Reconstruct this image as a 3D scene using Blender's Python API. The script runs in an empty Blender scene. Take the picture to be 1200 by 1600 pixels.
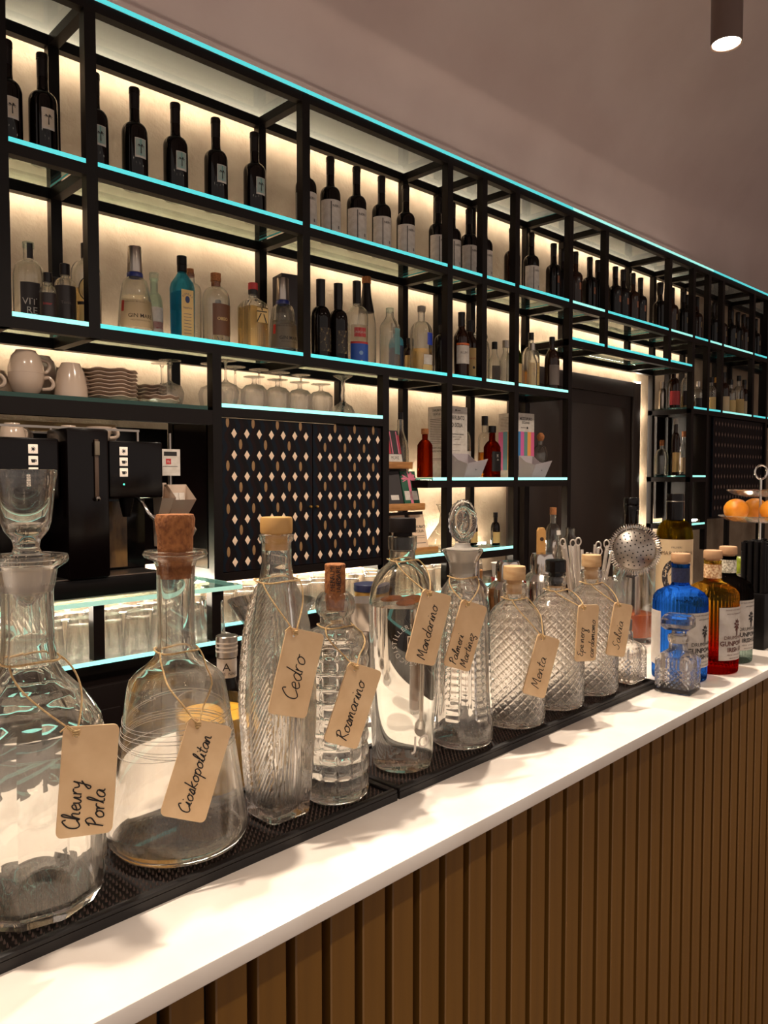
import bpy, bmesh, math, random
from mathutils import Vector, Matrix
random.seed(7)
S = bpy.context.scene
COL = S.collection
PI = math.pi
R_ = math.radians

# ------------------------------------------------------------------ camera
YAW = math.atan(1245 / 1200.0)
PITCH = math.atan(54 / 1200.0)
cam_d = bpy.data.cameras.new('camera')
cam_d.sensor_fit = 'HORIZONTAL'
cam_d.sensor_width = 36.0
cam_d.lens = 36.0
cam_d.clip_start = 0.02
cam = bpy.data.objects.new('camera', cam_d)
COL.objects.link(cam)
fwd = Vector((math.cos(YAW) * math.cos(PITCH), math.sin(YAW) * math.cos(PITCH), -math.sin(PITCH)))
rgt = Vector((math.sin(YAW), -math.cos(YAW), 0))
upv = rgt.cross(fwd)
M = Matrix((rgt, upv, -fwd)).transposed().to_4x4()
M.translation = Vector((0, 0, 1.45))
cam.matrix_world = M
S.camera = cam

# ------------------------------------------------------------------ world, exposure, light levels
w = bpy.data.worlds.new('world')
S.world = w
w.use_nodes = True
w.node_tree.nodes['Background'].inputs[0].default_value = (1.0, 0.845, 0.745, 1)
w.node_tree.nodes['Background'].inputs[1].default_value = 0.64
S.view_settings.view_transform = 'Standard'
S.view_settings.look = 'None'
S.view_settings.gamma = 1
S.view_settings.use_curve_mapping = False
S.view_settings.exposure = 0.0
LAMP_W = 112.0          # cylinder spots over the bar
LED_E = 52.0           # warm strips behind the back rails
EDGE_E = 0.85          # emission put on glass edges for the LED light piped through them
c = S.cycles
c.use_denoising = True
c.max_bounces = 18
c.transmission_bounces = 16
c.transparent_max_bounces = 40
c.glossy_bounces = 6
c.diffuse_bounces = 3
c.sample_clamp_indirect = 6.0
c.caustics_refractive = True
c.caustics_reflective = False
c.blur_glossy = 0.0

# ------------------------------------------------------------------ materials
MATS = {}
def lin(c):
    return tuple(((v / 255 / 12.92) if v / 255 <= 0.04045 else ((v / 255 + 0.055) / 1.055) ** 2.4) for v in c)

def mat(name, col, rough=0.5, metal=0.0, spec=0.5, emit=0.0, coat=0.0):
    if name in MATS: return MATS[name]
    m = bpy.data.materials.new(name); m.use_nodes = True
    b = m.node_tree.nodes['Principled BSDF']
    b.inputs['Base Color'].default_value = (*lin(col), 1)
    b.inputs['Roughness'].default_value = rough
    b.inputs['Metallic'].default_value = metal
    b.inputs['Specular IOR Level'].default_value = spec
    b.inputs['Coat Weight'].default_value = coat
    if emit:
        b.inputs['Emission Color'].default_value = (*lin(col), 1)
        b.inputs['Emission Strength'].default_value = emit
    MATS[name] = m
    return m

def noisy(name, c1, c2, scale=(10, 10, 10), rough=0.5, bump=0.0, detail=4, metal=0.0, spec=0.5, lo=0.35, hi=0.65, bscale=None, nscale=1.0):
    """procedural two-tone material with optional relief"""
    m = mat(name, c1, rough, metal, spec)
    nt = m.node_tree; b = nt.nodes['Principled BSDF']
    tc = nt.nodes.new('ShaderNodeTexCoord'); mp = nt.nodes.new('ShaderNodeMapping')
    mp.inputs['Scale'].default_value = scale
    n = nt.nodes.new('ShaderNodeTexNoise'); n.inputs['Scale'].default_value = nscale; n.inputs['Detail'].default_value = detail
    r = nt.nodes.new('ShaderNodeValToRGB')
    r.color_ramp.elements[0].position = lo; r.color_ramp.elements[1].position = hi
    r.color_ramp.elements[0].color = (*lin(c1), 1); r.color_ramp.elements[1].color = (*lin(c2), 1)
    L = nt.links.new
    L(tc.outputs['Object'], mp.inputs[0]); L(mp.outputs[0], n.inputs['Vector']); L(n.outputs[0], r.inputs[0]); L(r.outputs[0], b.inputs['Base Color'])
    if bump:
        bn = nt.nodes.new('ShaderNodeBump'); bn.inputs['Strength'].default_value = bump; bn.inputs['Distance'].default_value = 0.01
        src = n
        if bscale:
            src = nt.nodes.new('ShaderNodeTexNoise'); src.inputs['Scale'].default_value = bscale; src.inputs['Detail'].default_value = 5
            L(tc.outputs['Object'], src.inputs['Vector'])
        L(src.outputs[0], bn.inputs['Height']); L(bn.outputs[0], b.inputs['Normal'])
    return m

def glass(name, col=(250, 250, 248), ior=1.45, clear=0.5, rough=0.0, tint=None):
    """bottle glass: refracting glass blended with straight-through light of a thin wall"""
    if name in MATS: return MATS[name]
    m = bpy.data.materials.new(name); m.use_nodes = True
    nt = m.node_tree; nt.nodes.clear(); L = nt.links.new
    o = nt.nodes.new('ShaderNodeOutputMaterial'); mx = nt.nodes.new('ShaderNodeMixShader')
    g = nt.nodes.new('ShaderNodeBsdfGlass'); t = nt.nodes.new('ShaderNodeBsdfTransparent')
    g.inputs['Color'].default_value = (*lin(col), 1); g.inputs['IOR'].default_value = ior; g.inputs['Roughness'].default_value = rough
    t.inputs['Color'].default_value = (*lin(tint or col), 1)
    mx.inputs[0].default_value = clear
    L(g.outputs[0], mx.inputs[1]); L(t.outputs[0], mx.inputs[2]); L(mx.outputs[0], o.inputs[0])
    MATS[name] = m
    return m

def pane(name, col, refl=1.0, rough=0.0):
    """flat sheet glass: see-through with mirror reflection by angle"""
    m = bpy.data.materials.new(name); m.use_nodes = True
    nt = m.node_tree; nt.nodes.clear(); L = nt.links.new
    o = nt.nodes.new('ShaderNodeOutputMaterial'); mx = nt.nodes.new('ShaderNodeMixShader')
    g = nt.nodes.new('ShaderNodeBsdfGlossy'); t = nt.nodes.new('ShaderNodeBsdfTransparent'); f = nt.nodes.new('ShaderNodeFresnel')
    ge = nt.nodes.new('ShaderNodeNewGeometry'); ma = nt.nodes.new('ShaderNodeMath'); ma.operation = 'MULTIPLY_ADD'
    ma.inputs[1].default_value = 1 / 1.5 - 1.5; ma.inputs[2].default_value = 1.5       # same reflectance on both faces of the sheet
    L(ge.outputs['Backfacing'], ma.inputs[0]); L(ma.outputs[0], f.inputs[0])
    t.inputs[0].default_value = (*lin(col), 1); g.inputs['Roughness'].default_value = rough
    g.inputs['Color'].default_value = (refl, refl, refl, 1)
    L(f.outputs[0], mx.inputs[0]); L(t.outputs[0], mx.inputs[1]); L(g.outputs[0], mx.inputs[2]); L(mx.outputs[0], o.inputs[0])
    MATS[name] = m
    return m

G_CLEAR = glass('clear_glass', (254, 254, 252), 1.47, 0.10)
G_HERO = glass('decanter_glass', (253, 252, 250), 1.48, 0.10, 0.012)
G_FROST = mat('frosted_glass', (240, 232, 222), 0.5)
G_FROST.node_tree.nodes['Principled BSDF'].inputs['Transmission Weight'].default_value = 0.6
G_LIQ = glass('clear_liquid', (250, 248, 242), 1.33, 0.45)
G_THIN = glass('thin_tumbler_glass', (255, 255, 255), 1.45, 0.45)
G_SHELF = pane('shelf_glass', (226, 238, 234), 1.0, 0.03)
M_METAL = mat('black_steel', (15, 8, 6), 0.42, 0.0, 0.2)
M_RAIL2 = mat('brown_black_steel', (18, 10, 7), 0.45, 0, 0.2)
M_BLACK = mat('black_plastic', (8, 4, 3), 0.4, 0, 0.18)
M_GLOSSBLACK = mat('gloss_black', (7, 3, 3), 0.2, 0, 0.25)
M_CHROME = mat('chrome', (205, 198, 190), 0.12, 1.0)
M_STEEL = mat('brushed_steel', (170, 160, 150), 0.28, 1.0)
M_PAPER = noisy('paper_white', (206, 196, 186), (192, 180, 168), (60, 60, 60), 0.7)
M_CREAM = mat('label_cream', (205, 178, 140), 0.7)
M_INK = mat('black_ink', (26, 18, 16), 0.6)
M_GREYINK = mat('grey_ink', (105, 92, 84), 0.6)
M_CERAMIC = mat('white_ceramic', (196, 172, 152), 0.18, 0, 0.5, 0, 0.3)
M_WOODTAG = noisy('tag_plywood', (234, 200, 156), (220, 182, 136), (30, 30, 420), 0.65, 0.05)
M_WOODCAP = noisy('stopper_beech', (214, 176, 128), (196, 152, 104), (60, 60, 200), 0.6)
M_CORK = noisy('cork', (176, 112, 62), (112, 62, 30), (260, 260, 200), 0.85, 0.35, 6, lo=0.35, hi=0.75)
M_TWINE = noisy('twine', (216, 186, 136), (178, 140, 92), (500, 500, 500), 0.9)
M_WOOD = noisy('display_wood', (176, 122, 66), (146, 94, 46), (14, 120, 120), 0.55)
M_WALL = noisy('cream_plaster', (163, 143, 120), (149, 128, 106), (9, 9, 9), 0.85, 0.30, 5, spec=0.2, bscale=70)
M_VAULT = noisy('mauve_plaster', (202, 181, 174), (192, 170, 163), (2.0, 2.0, 2.0), 0.9, 0.06, 4, spec=0.2, bscale=18)
M_QUARTZ = noisy('white_quartz', (240, 230, 220), (232, 220, 208), (14, 14, 14), 0.22, 0, 4)
M_SLAT = noisy('bronze_slat', (118, 80, 25), (104, 69, 20), (60, 60, 3), 0.5, 0.04)
M_GROOVE = mat('groove_black', (14, 6, 4), 0.8)
M_RUBBER = noisy('mat_rubber', (17, 9, 8), (11, 6, 5), (80, 80, 80), 0.55)
M_STUD = mat('mat_stud', (96, 78, 70), 0.35)
M_DOORW = noisy('door_paint', (44, 29, 19), (37, 24, 15), (6, 6, 1), 0.55)
M_CABD = mat('cabinet_dark', (15, 7, 5), 0.45, 0, 0.2)
M_DARKGLASS = mat('dark_bottle_glass', (11, 5, 3), 0.06, 0, 0.28)
M_AMBERGLASS = mat('brown_bottle_glass', (40, 18, 6), 0.07, 0, 0.35)
M_CAPS = mat('dark_capsule', (16, 8, 7), 0.3, 0, 0.3)
M_LED = mat('led_strip', (255, 243, 222), 0.5, emit=LED_E)
M_LEDB = mat('led_strip_bright', (255, 240, 216), 0.5, emit=LED_E * 4.2)
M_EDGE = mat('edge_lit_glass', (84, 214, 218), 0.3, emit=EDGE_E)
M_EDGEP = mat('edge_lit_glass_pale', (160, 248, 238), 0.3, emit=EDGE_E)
M_EDGED = mat('dim_glass_edge', (30, 62, 54), 0.2)
M_GOLD = mat('gold_print', (170, 128, 62), 0.35, 0.6)

# ------------------------------------------------------------------ object helpers
def link(name, me, m, parent=None, loc=None, rotz=0):
    o = bpy.data.objects.new(name, me)
    COL.objects.link(o)
    if m is not None and len(me.materials) == 0: me.materials.append(m)
    if parent is not None: o.parent = parent
    if loc is not None: o.location = loc
    if rotz: o.rotation_euler = (0, 0, rotz)
    return o

def thing(name, label, cat, loc=(0, 0, 0), rotz=0.0, group=None):
    o = bpy.data.objects.new(name, None); COL.objects.link(o)
    o.empty_display_size = 0.05
    o.location = loc; o.rotation_euler = (0, 0, rotz)
    o['label'] = label; o['category'] = cat
    if group: o['group'] = group
    return o

def tag(o, label, cat, group=None):
    o['label'] = label; o['category'] = cat
    if group: o['group'] = group
    return o

def copy_tree(o, parent=None):
    n = o.copy(); COL.objects.link(n); n.parent = parent
    for ch in list(o.children): copy_tree(ch, n)
    return n

def mesh(vs, fs, smooth=True, angle=38):
    me = bpy.data.meshes.new('m')
    me.from_pydata(vs, [], fs)
    me.validate(); me.update()
    if smooth:
        me.shade_smooth()
        me.set_sharp_from_angle(angle=R_(angle))
    return me

def box_data(x0, x1, y0, y1, z0, z1):
    v = [(x, y, z) for z in (z0, z1) for y in (y0, y1) for x in (x0, x1)]
    f = [(0, 2, 3, 1), (4, 5, 7, 6), (0, 1, 5, 4), (2, 6, 7, 3), (0, 4, 6, 2), (1, 3, 7, 5)]
    return v, f

def box_mesh(x0, x1, y0, y1, z0, z1, bevel=0.0, seg=2):
    v, f = box_data(x0, x1, y0, y1, z0, z1)
    if not bevel: return mesh(v, f, False)
    bm = bmesh.new()
    vv = [bm.verts.new(p) for p in v]
    for q in f: bm.faces.new([vv[i] for i in q])
    bmesh.ops.recalc_face_normals(bm, faces=bm.faces)
    bmesh.ops.bevel(bm, geom=bm.edges[:], offset=bevel, segments=seg, profile=0.5, affect='EDGES')
    me = bpy.data.meshes.new('m'); bm.to_mesh(me); bm.free()
    me.shade_smooth(); me.set_sharp_from_angle(angle=R_(40))
    return me

def bx(par, name, x0, x1, y0, y1, z0, z1, m, bevel=0.0):
    """box in world coordinates under an unrotated parent"""
    o = par.location if par is not None else Vector()
    p = par
    while p is not None and p.parent is not None:
        p = p.parent; o = o + p.location
    return link(name, box_mesh(x0 - o.x, x1 - o.x, y0 - o.y, y1 - o.y, z0 - o.z, z1 - o.z, bevel), m, par)

def bl(par, name, x0, x1, y0, y1, z0, z1, m, bevel=0.0):
    """box in the parent's own coordinates"""
    return link(name, box_mesh(x0, x1, y0, y1, z0, z1, bevel), m, par)

def join(parts):
    V, F = [], []
    for v, f in parts:
        k = len(V); V += list(v); F += [tuple(i + k for i in q) for q in f]
    return V, F

def lathe(prof, seg=32, rf=None, zf=None):
    """prof: (r, z) or (r, z, patterned) points from the bottom pole round to the end"""
    V, F, rings = [], [], []
    for i, p in enumerate(prof):
        r, z = p[0], p[1]
        pat = p[2] if len(p) > 2 else True
        if r < 1e-6:
            rings.append([len(V)]); V.append((0, 0, z))
        else:
            k = len(V); rings.append(list(range(k, k + seg)))
            for j in range(seg):
                th = 2 * PI * j / seg
                rr = rf(th, r, z) if (rf and pat) else r
                V.append((rr * math.cos(th), rr * math.sin(th), z + (zf(th, r) if zf else 0)))
    for a, b in zip(rings[:-1], rings[1:]):
        if len(a) == 1 and len(b) == 1: continue
        for j in range(seg):
            k = (j + 1) % seg
            if len(a) == 1: F.append((a[0], b[k], b[j]))
            elif len(b) == 1: F.append((a[j], a[k], b[0]))
            else: F.append((a[j], a[k], b[k], b[j]))
    return V, F

def curve_pts(pts, n=6):
    """Catmull-Rom through the points"""
    if len(pts) < 3: return list(pts)
    out = []
    P = [pts[0]] + list(pts) + [pts[-1]]
    for i in range(1, len(P) - 2):
        for k in range(n):
            t = k / n
            out.append(tuple(0.5 * ((2 * P[i][d]) + (-P[i-1][d] + P[i+1][d]) * t + (2*P[i-1][d] - 5*P[i][d] + 4*P[i+1][d] - P[i+2][d]) * t*t
                       + (-P[i-1][d] + 3*P[i][d] - 3*P[i+1][d] + P[i+2][d]) * t**3) for d in range(len(pts[0]))))
    out.append(tuple(pts[-1]))
    return out

def densify(prof, dz):
    out = [prof[0]]
    for a, b in zip(prof[:-1], prof[1:]):
        n = max(1, int(math.hypot(b[1] - a[1], b[0] - a[0]) / dz))
        for k in range(1, n + 1):
            t = k / n
            out.append((a[0] + (b[0] - a[0]) * t, a[1] + (b[1] - a[1]) * t))
    return out

def rad_at(prof, z):
    best = None
    for a, b in zip(prof[:-1], prof[1:]):
        lo, hi = min(a[1], b[1]), max(a[1], b[1])
        if lo <= z <= hi and hi > lo:
            r = a[0] + (b[0] - a[0]) * (z - a[1]) / (b[1] - a[1])
            best = r if best is None else max(best, r)
    return best if best is not None else prof[-1][0]

def hollow(outer, wall, tb):
    """outer: silhouette from the base edge (not the pole) to the lip -> closed shell profile"""
    p = [(0, 0.0)] + [(r, z) for r, z in outer]
    inner = []
    for r, z in reversed(outer):
        inner.append((max(r - wall, 0.003), max(z, tb), False))
    out = []
    for q in inner:
        if out and abs(out[-1][0] - q[0]) < 1e-6 and abs(out[-1][1] - q[1]) < 1e-6: continue
        out.append(q)
    return p + out + [(0, tb, False)]

def shoulder(R, zs, zn, rn, h, base=0.004, n=8, kind='round'):
    p = [(R - base, 0.0), (R - base * 0.3, base * 0.3), (R, base), (R, zs)]
    for k in range(1, n + 1):
        t = k / n * PI / 2
        if kind == 'round': p.append((rn + (R - rn) * math.cos(t), zs + (zn - zs) * math.sin(t)))
        elif kind == 'slope':
            s = k / n; p.append((R + (rn - R) * (s * s * (3 - 2 * s)), zs + (zn - zs) * s))
        else: p.append((R + (rn - R) * (k / n), zs + (zn - zs) * k / n))
    p.append((rn, h))
    return p

def tube(pts, r, seg=6, closed=False):
    V, F = [], []
    n = len(pts)
    P = [Vector(p) for p in pts]
    prev = None
    for i in range(n):
        if closed: t = P[(i + 1) % n] - P[i - 1]
        else: t = P[min(i + 1, n - 1)] - P[max(i - 1, 0)]
        if t.length < 1e-9: t = Vector((0, 0, 1))
        t.normalize()
        if prev is None:
            a = Vector((0, 0, 1)) if abs(t.z) < 0.9 else Vector((1, 0, 0))
            u = t.cross(a).normalized()
        else:
            u = prev - t * prev.dot(t)
            u = u.normalized() if u.length > 1e-6 else t.orthogonal().normalized()
        prev = u
        v = t.cross(u)
        rr = r[i] if isinstance(r, (list, tuple)) else r
        for j in range(seg):
            a = 2 * PI * j / seg
            V.append(tuple(P[i] + (u * math.cos(a) + v * math.sin(a)) * rr))
    m = n if closed else n - 1
    for i in range(m):
        for j in range(seg):
            k = (j + 1) % seg; i2 = (i + 1) % n
            F.append((i * seg + j, i * seg + k, i2 * seg + k, i2 * seg + j))
    if not closed:
        F.append(tuple(reversed(range(seg)))); F.append(tuple(range((n - 1) * seg, n * seg)))
    return V, F

TXT = {}
def text_data(s, size, align='CENTER', bold=0.0):
    key = (s, align, bold)
    if key not in TXT:
        cu = bpy.data.curves.new('t', 'FONT'); cu.body = s; cu.size = 1.0; cu.align_x = align; cu.align_y = 'CENTER'
        cu.resolution_u = 2; cu.offset = bold
        ob = bpy.data.objects.new('t', cu)
        me = bpy.data.meshes.new_from_object(ob)
        TXT[key] = ([(v.co.x, v.co.y) for v in me.vertices], [tuple(p.vertices) for p in me.polygons])
        bpy.data.objects.remove(ob); bpy.data.curves.remove(cu); bpy.data.meshes.remove(me)
    v, f = TXT[key]
    return [(x * size, y * size) for x, y in v], f

def on_cyl(v2, f, R, az, z, eps=0.0007):
    """wrap flat outlines round a bottle of radius R(z)"""
    V = []
    for x, y in v2:
        r = R(z + y) if callable(R) else R
        a = az + x / r
        V.append(((r + eps) * math.cos(a), (r + eps) * math.sin(a), z + y))
    return V, f

def on_plane(v2, f, o, U, W, eps=0.0):
    o, U, W = Vector(o), Vector(U), Vector(W)
    n = U.cross(W).normalized()
    return [tuple(o + U * x + W * y + n * eps) for x, y in v2], f

def patch(R, z0, z1, az, half, n=14, eps=0.0004, nz=1, rf=None):
    """a label: sheet wrapped round a bottle"""
    V, F = [], []
    for j in range(nz + 1):
        z = z0 + (z1 - z0) * j / nz
        r0 = R(z) if callable(R) else R
        for i in range(n + 1):
            a = az - half + 2 * half * i / n
            r = (rf(a, r0, z) if rf else r0) + eps
            V.append((r * math.cos(a), r * math.sin(a), z))
    for j in range(nz):
        for i in range(n):
            k = j * (n + 1) + i
            F.append((k, k + 1, k + n + 2, k + n + 1))
    return V, F

def rect2(x0, x1, y0, y1, n=1):
    V, F = [], []
    for i in range(n + 1):
        x = x0 + (x1 - x0) * i / n
        V += [(x, y0), (x, y1)]
    for i in range(n): F.append((2*i, 2*i+2, 2*i+3, 2*i+1))
    return V, F

def poly2(pts):
    return list(pts), [tuple(range(len(pts)))]

def square_rf(n=7.0, rot=0.0, z_round=1e9, z_blend=0.02):
    def f(th, r, z):
        t = th - rot
        s = (abs(math.cos(t)) ** n + abs(math.sin(t)) ** n) ** (-1.0 / n)
        k = min(1.0, max(0.0, (z_round - z) / z_blend))
        return r * (s * k + (1 - k))
    return f

# ------------------------------------------------------------------ generic bottle
BMESH = {}
def bottle(name, label, loc, key, spec, group=None, cat='bottle', rotz=0.0):
    """spec: outer silhouette, glass, cap, labels, print, liquid; meshes are shared between equal bottles"""
    t = thing(name, label, cat, loc, rotz, group)
    if key not in BMESH:
        L = []
        outer = spec['outer']; seg = spec.get('seg', 28); rf = spec.get('rf')
        Rz = (lambda z, o=outer: rad_at(o, z))
        if spec.get('solid'):
            L.append(('body', mesh(*lathe([(0, 0)] + outer + [(0, outer[-1][1])], seg, rf)), spec['glass']))
        else:
            L.append(('body', mesh(*lathe(hollow(outer, spec.get('wall', 0.003), spec.get('tb', 0.006)), seg, rf)), spec['glass']))
            if 'liquid' in spec:
                lv, lm = spec['liquid']; w_ = spec.get('wall', 0.003) + 0.0008; tb = spec.get('tb', 0.006) + 0.0008
                pr = [(0, tb), (max(rad_at(outer, tb + 0.002) - w_, 0.004), tb)]
                for r, z in outer:
                    if tb < z < lv: pr.append((max(r - w_, 0.004), z))
                pr += [(max(Rz(lv) - w_, 0.004), lv), (0, lv)]
                L.append(('liquid', mesh(*lathe(pr, seg, rf)), lm))
        for cn, cp, cm in spec.get('caps', []):
            L.append((cn, mesh(*lathe(cp, spec.get('capseg', 20), spec.get('caprf'))), cm))
        for (z0, z1, az, half, m) in spec.get('labels', []):
            L.append(('label', mesh(*patch(Rz, z0, z1, az, half, 16, 0.0005, max(1, int((z1 - z0) / 0.012)), rf)), m))
        byink = {}
        for it in spec.get('print', []):
            kind, az, z, m = it[0], it[1], it[2], it[3]
            d2 = it[4]
            byink.setdefault(m.name, []).append(on_cyl(d2[0], d2[1], (lambda zz, o=outer, rf=rf, az=az: rf(az, rad_at(o, zz), zz)) if rf else Rz, az, z, 0.0009))
        for mn, ps in byink.items():
            L.append(('printing', mesh(*join(ps), smooth=False), MATS[mn]))
        for nm, me, m in L:
            if len(me.materials) == 0: me.materials.append(m)
        BMESH[key] = L
    for nm, me, m in BMESH[key]:
        link(nm, me, m, t)
    return t

AZ = -PI / 2          # labels on the back bar face the bar counter
def T(s, size, az, z, m, bold=0.0, align='CENTER'):
    return ('t', az, z, m, text_data(s, size, align, bold))
def cyl(r, z0, z1, b=0.0008):
    return [(0, z0), (r - b, z0), (r, z0 + b), (r, z1 - b), (r - b, z1), (0, z1)]
# ------------------------------------------------------------------ the room
WY = 2.45
def struct(name, me, m):
    o = link(name, me, m); o['kind'] = 'structure'; return o
struct('floor', box_mesh(-3, 9, -4, 2.55, -0.1, 0.0), noisy('floor_stone', (92, 74, 60), (80, 62, 50), (3, 3, 3), 0.5))
struct('wall_back', box_mesh(-3, 9, WY, WY + 0.12, 0.0, 3.05), M_WALL)
vv, ff = [], []
sec = [(WY, 2.98)] + [(WY - 2.1 * (1 - math.cos(t)), 2.98 + 1.35 * math.sin(t)) for t in [k / 20 * PI / 2 for k in range(1, 21)]] + [(-4.0, 4.33)]
for x in (-3, 9):
    for y, z in sec: vv.append((x, y, z))
ns = len(sec)
for i in range(ns - 1): ff.append((i, i + 1, ns + i + 1, ns + i))
struct('ceiling', mesh(vv, ff, True, 80), M_VAULT)
struct('wall_end', box_mesh(9, 9.12, -4, 2.55, 0, 4.4), M_VAULT)

# same back wall above the shelving; its mauve light tone is put into the colour
struct('wall_upper', box_mesh(-3, 9, WY - 0.006, WY, 2.80, 3.0), M_VAULT)

# door behind the gap in the shelving
door = thing('door_1', 'dark painted panelled door in the gap of the back bar', 'door', (3.25, WY, 0))
door['kind'] = 'structure'
bx(door, 'door_leaf', 3.25, 4.58, WY - 0.03, WY, 0.0, 2.045, M_DOORW)
for (x0, x1) in ((3.25, 3.335), (4.49, 4.58)):
    bx(door, 'casing', x0, x1, WY - 0.05, WY - 0.03, 0, 2.045, M_DOORW, 0.004)
bx(door, 'casing', 3.335, 4.49, WY - 0.05, WY - 0.03, 1.955, 2.045, M_DOORW, 0.004)
for (x0, x1) in ((3.40, 3.68), (3.80, 4.42)):
    for (z0, z1) in ((0.15, 0.85), (0.95, 1.88)):
        bx(door, 'door_panel', x0, x1, WY - 0.038, WY - 0.03, z0, z1, M_DOORW, 0.004)

# ------------------------------------------------------------------ bar counter (its own slightly turned frame)
PHI = R_(1.7575)
CO = (0.196, 0.473, 0.0)
def cw(s, v, z=0.0):
    return (CO[0] + s * math.cos(PHI) - v * math.sin(PHI), CO[1] + s * math.sin(PHI) + v * math.cos(PHI), z)
front = thing('slatted_bar', 'bronze vertical slat cladding under the white bar top', 'bar counter', CO, PHI)
bl(front, 'backing_panel', -1.3, 4.0, 0.034, 0.06, 0.0, 1.083, M_GROOVE)
bl(front, 'bar_carcass', -1.3, 4.0, 0.061, 0.45, 0.0, 1.083, M_CABD)
sl = box_mesh(0, 0.0291, 0.018, 0.034, 0.0, 1.083, 0.0012, 1); sl.materials.append(M_SLAT)
for k in range(-34, 92):
    o = link('slat', sl, None, front); o.location = (0.4148 + 0.0388 * k, 0, 0)
top = link('countertop', box_mesh(-1.3, 4.0, 0.0, 0.47, 1.084, 1.10, 0.0018, 2), M_QUARTZ, None, CO, PHI)
tag(top, 'long white quartz bar top with a thin square edge', 'countertop')

MZ = 1.1123
def bar_mat(s0, s1, label):
    t = thing('bar_mat', label, 'bar mat', cw(s0, 0.094, 1.10), PHI, 'rubber bar mats under the bottles')
    L, D = s1 - s0, 0.125
    bl(t, 'tray', 0.0, L, 0.0, D, 0.0, 0.008, M_RUBBER)
    for (x0, x1, y0, y1) in ((0, L, 0, 0.007), (0, L, D - 0.007, D), (0, 0.007, 0.007, D - 0.007), (L - 0.007, L, 0.007, D - 0.007)):
        bl(t, 'rim', x0, x1, y0, y1, 0.0081, 0.012, M_RUBBER, 0.001)
    P = []
    nx, ny = int((L - 0.02) / 0.0060), int((D - 0.02) / 0.0060)
    for i in range(nx + 1):
        for j in range(ny + 1):
            x, y, r = 0.01 + i * 0.0060, 0.0102 + j * 0.0060, 0.0009
            b = [(x - r, y - r, 0.008), (x + r, y - r, 0.008), (x + r, y + r, 0.008), (x - r, y + r, 0.008), (x, y, 0.0119)]
            P.append((b, [(0, 1, 4), (1, 2, 4), (2, 3, 4), (3, 0, 4)]))
    o = link('studs', mesh(*join(P), smooth=False), M_STUD, t); o['kind'] = 'stuff'
bar_mat(-0.28, 0.385, 'long black studded rubber bar mat under the large left decanters')
bar_mat(0.389, 1.015, 'long black studded rubber bar mat under the diamond-cut bottles')

# ------------------------------------------------------------------ cylinder spots over the bar
def spot(X, Y, label, power, zc=2.76, aim=None, group='cylinder spots over the bar', beam=128):
    t = thing('ceiling_spot', label, 'lamp', (X, Y, zc), 0, group)
    r = 0.045
    link('housing', mesh(*lathe([(r - 0.004, 0.002), (r, 0.0), (r, 0.34), (r - 0.002, 0.342), (0, 0.342)], 32)), mat('lamp_housing', (96, 76, 68), 0.5), t)
    link('lens', mesh(*lathe([(0, 0.004), (r - 0.005, 0.004), (r - 0.005, 0.007), (0, 0.007)], 32)), mat('lamp_lens', (255, 236, 205), 0.5, emit=40.0), t)
    link('stem', mesh(*lathe(cyl(0.008, 0.342, 4.25 - zc), 10)), M_METAL, t)
    ld = bpy.data.lights.new('spot_light', 'SPOT'); ld.energy = power; ld.color = (1.0, 0.86, 0.70)
    ld.spot_size = R_(beam); ld.spot_blend = 0.9; ld.shadow_soft_size = 0.03
    lo = bpy.data.objects.new('spot_light', ld); COL.objects.link(lo); lo.parent = t; lo.location = (0, 0, -0.012)
    if aim is not None:
        d = Vector(aim) - Vector((X, Y, zc)); lo.rotation_euler = d.to_track_quat('-Z', 'Y').to_euler()
    return t
spot(2.405, 1.0, 'cylindrical ceiling spot glowing at the upper right', LAMP_W)
spot(1.25, 0.97, 'cylindrical spot hanging over the middle of the bar', LAMP_W)
spot(0.10, 0.94, 'cylindrical spot hanging over the left end of the bar', LAMP_W)
spot(3.6, 1.03, 'cylindrical spot hanging over the far end of the bar', LAMP_W)
for X, Y, lab in ((1.70, -0.30, 'cylindrical spot over the guest side near the slats'), (0.35, -0.35, 'cylindrical spot over the guest side beside the viewer')):
    spot(X, Y, lab, LAMP_W * 1.25, 2.9, None, 'cylinder spots over the guest side', 68)

# ------------------------------------------------------------------ back bar shelving
YF, YB = 2.10, 2.385
shelf = thing('back_bar_shelving', 'tall black steel back bar shelving with glowing glass shelves', 'shelving', (0.68, 2.1, 0))
PW = 0.016
ZT, Z2, Z3, Z3R, ZL, ZCUP, ZCUPL, Z5, ZW = 2.762, 2.318, 1.877, 1.887, 2.14, 1.683, 1.671, 1.45, 1.14
RH, GT = 0.030, 0.012
posts = [(0.68, Z3, ZT), (0.913, Z3, ZT), (1.657, Z3, ZT), (2.40, 0.99, ZT), (2.624, Z3, ZT), (2.857, 0.99, ZT), (3.295, 0.0, ZT), (3.63, ZL, ZT), (4.343, ZL, ZT),
         (4.66, 0.0, ZT), (4.88, 0.99, ZT), (5.09, Z3R, ZT), (5.61, Z3R, ZT), (5.87, 0.0, ZT), (6.5, 0.0, ZT), (-0.06, Z3, ZT)]
for x, z0, z1 in posts:
    bx(shelf, 'post', x - PW, x + PW, YF, YF + 0.032, z0 - GT - RH if z0 > 0.99 else z0, z1 - GT, M_METAL)
    if z0 < 2.2: bx(shelf, 'back_post', x - PW, x + PW, YB - 0.03, YB, z0 - GT - RH if z0 > 0.99 else z0, z1 - GT, M_METAL)
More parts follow.
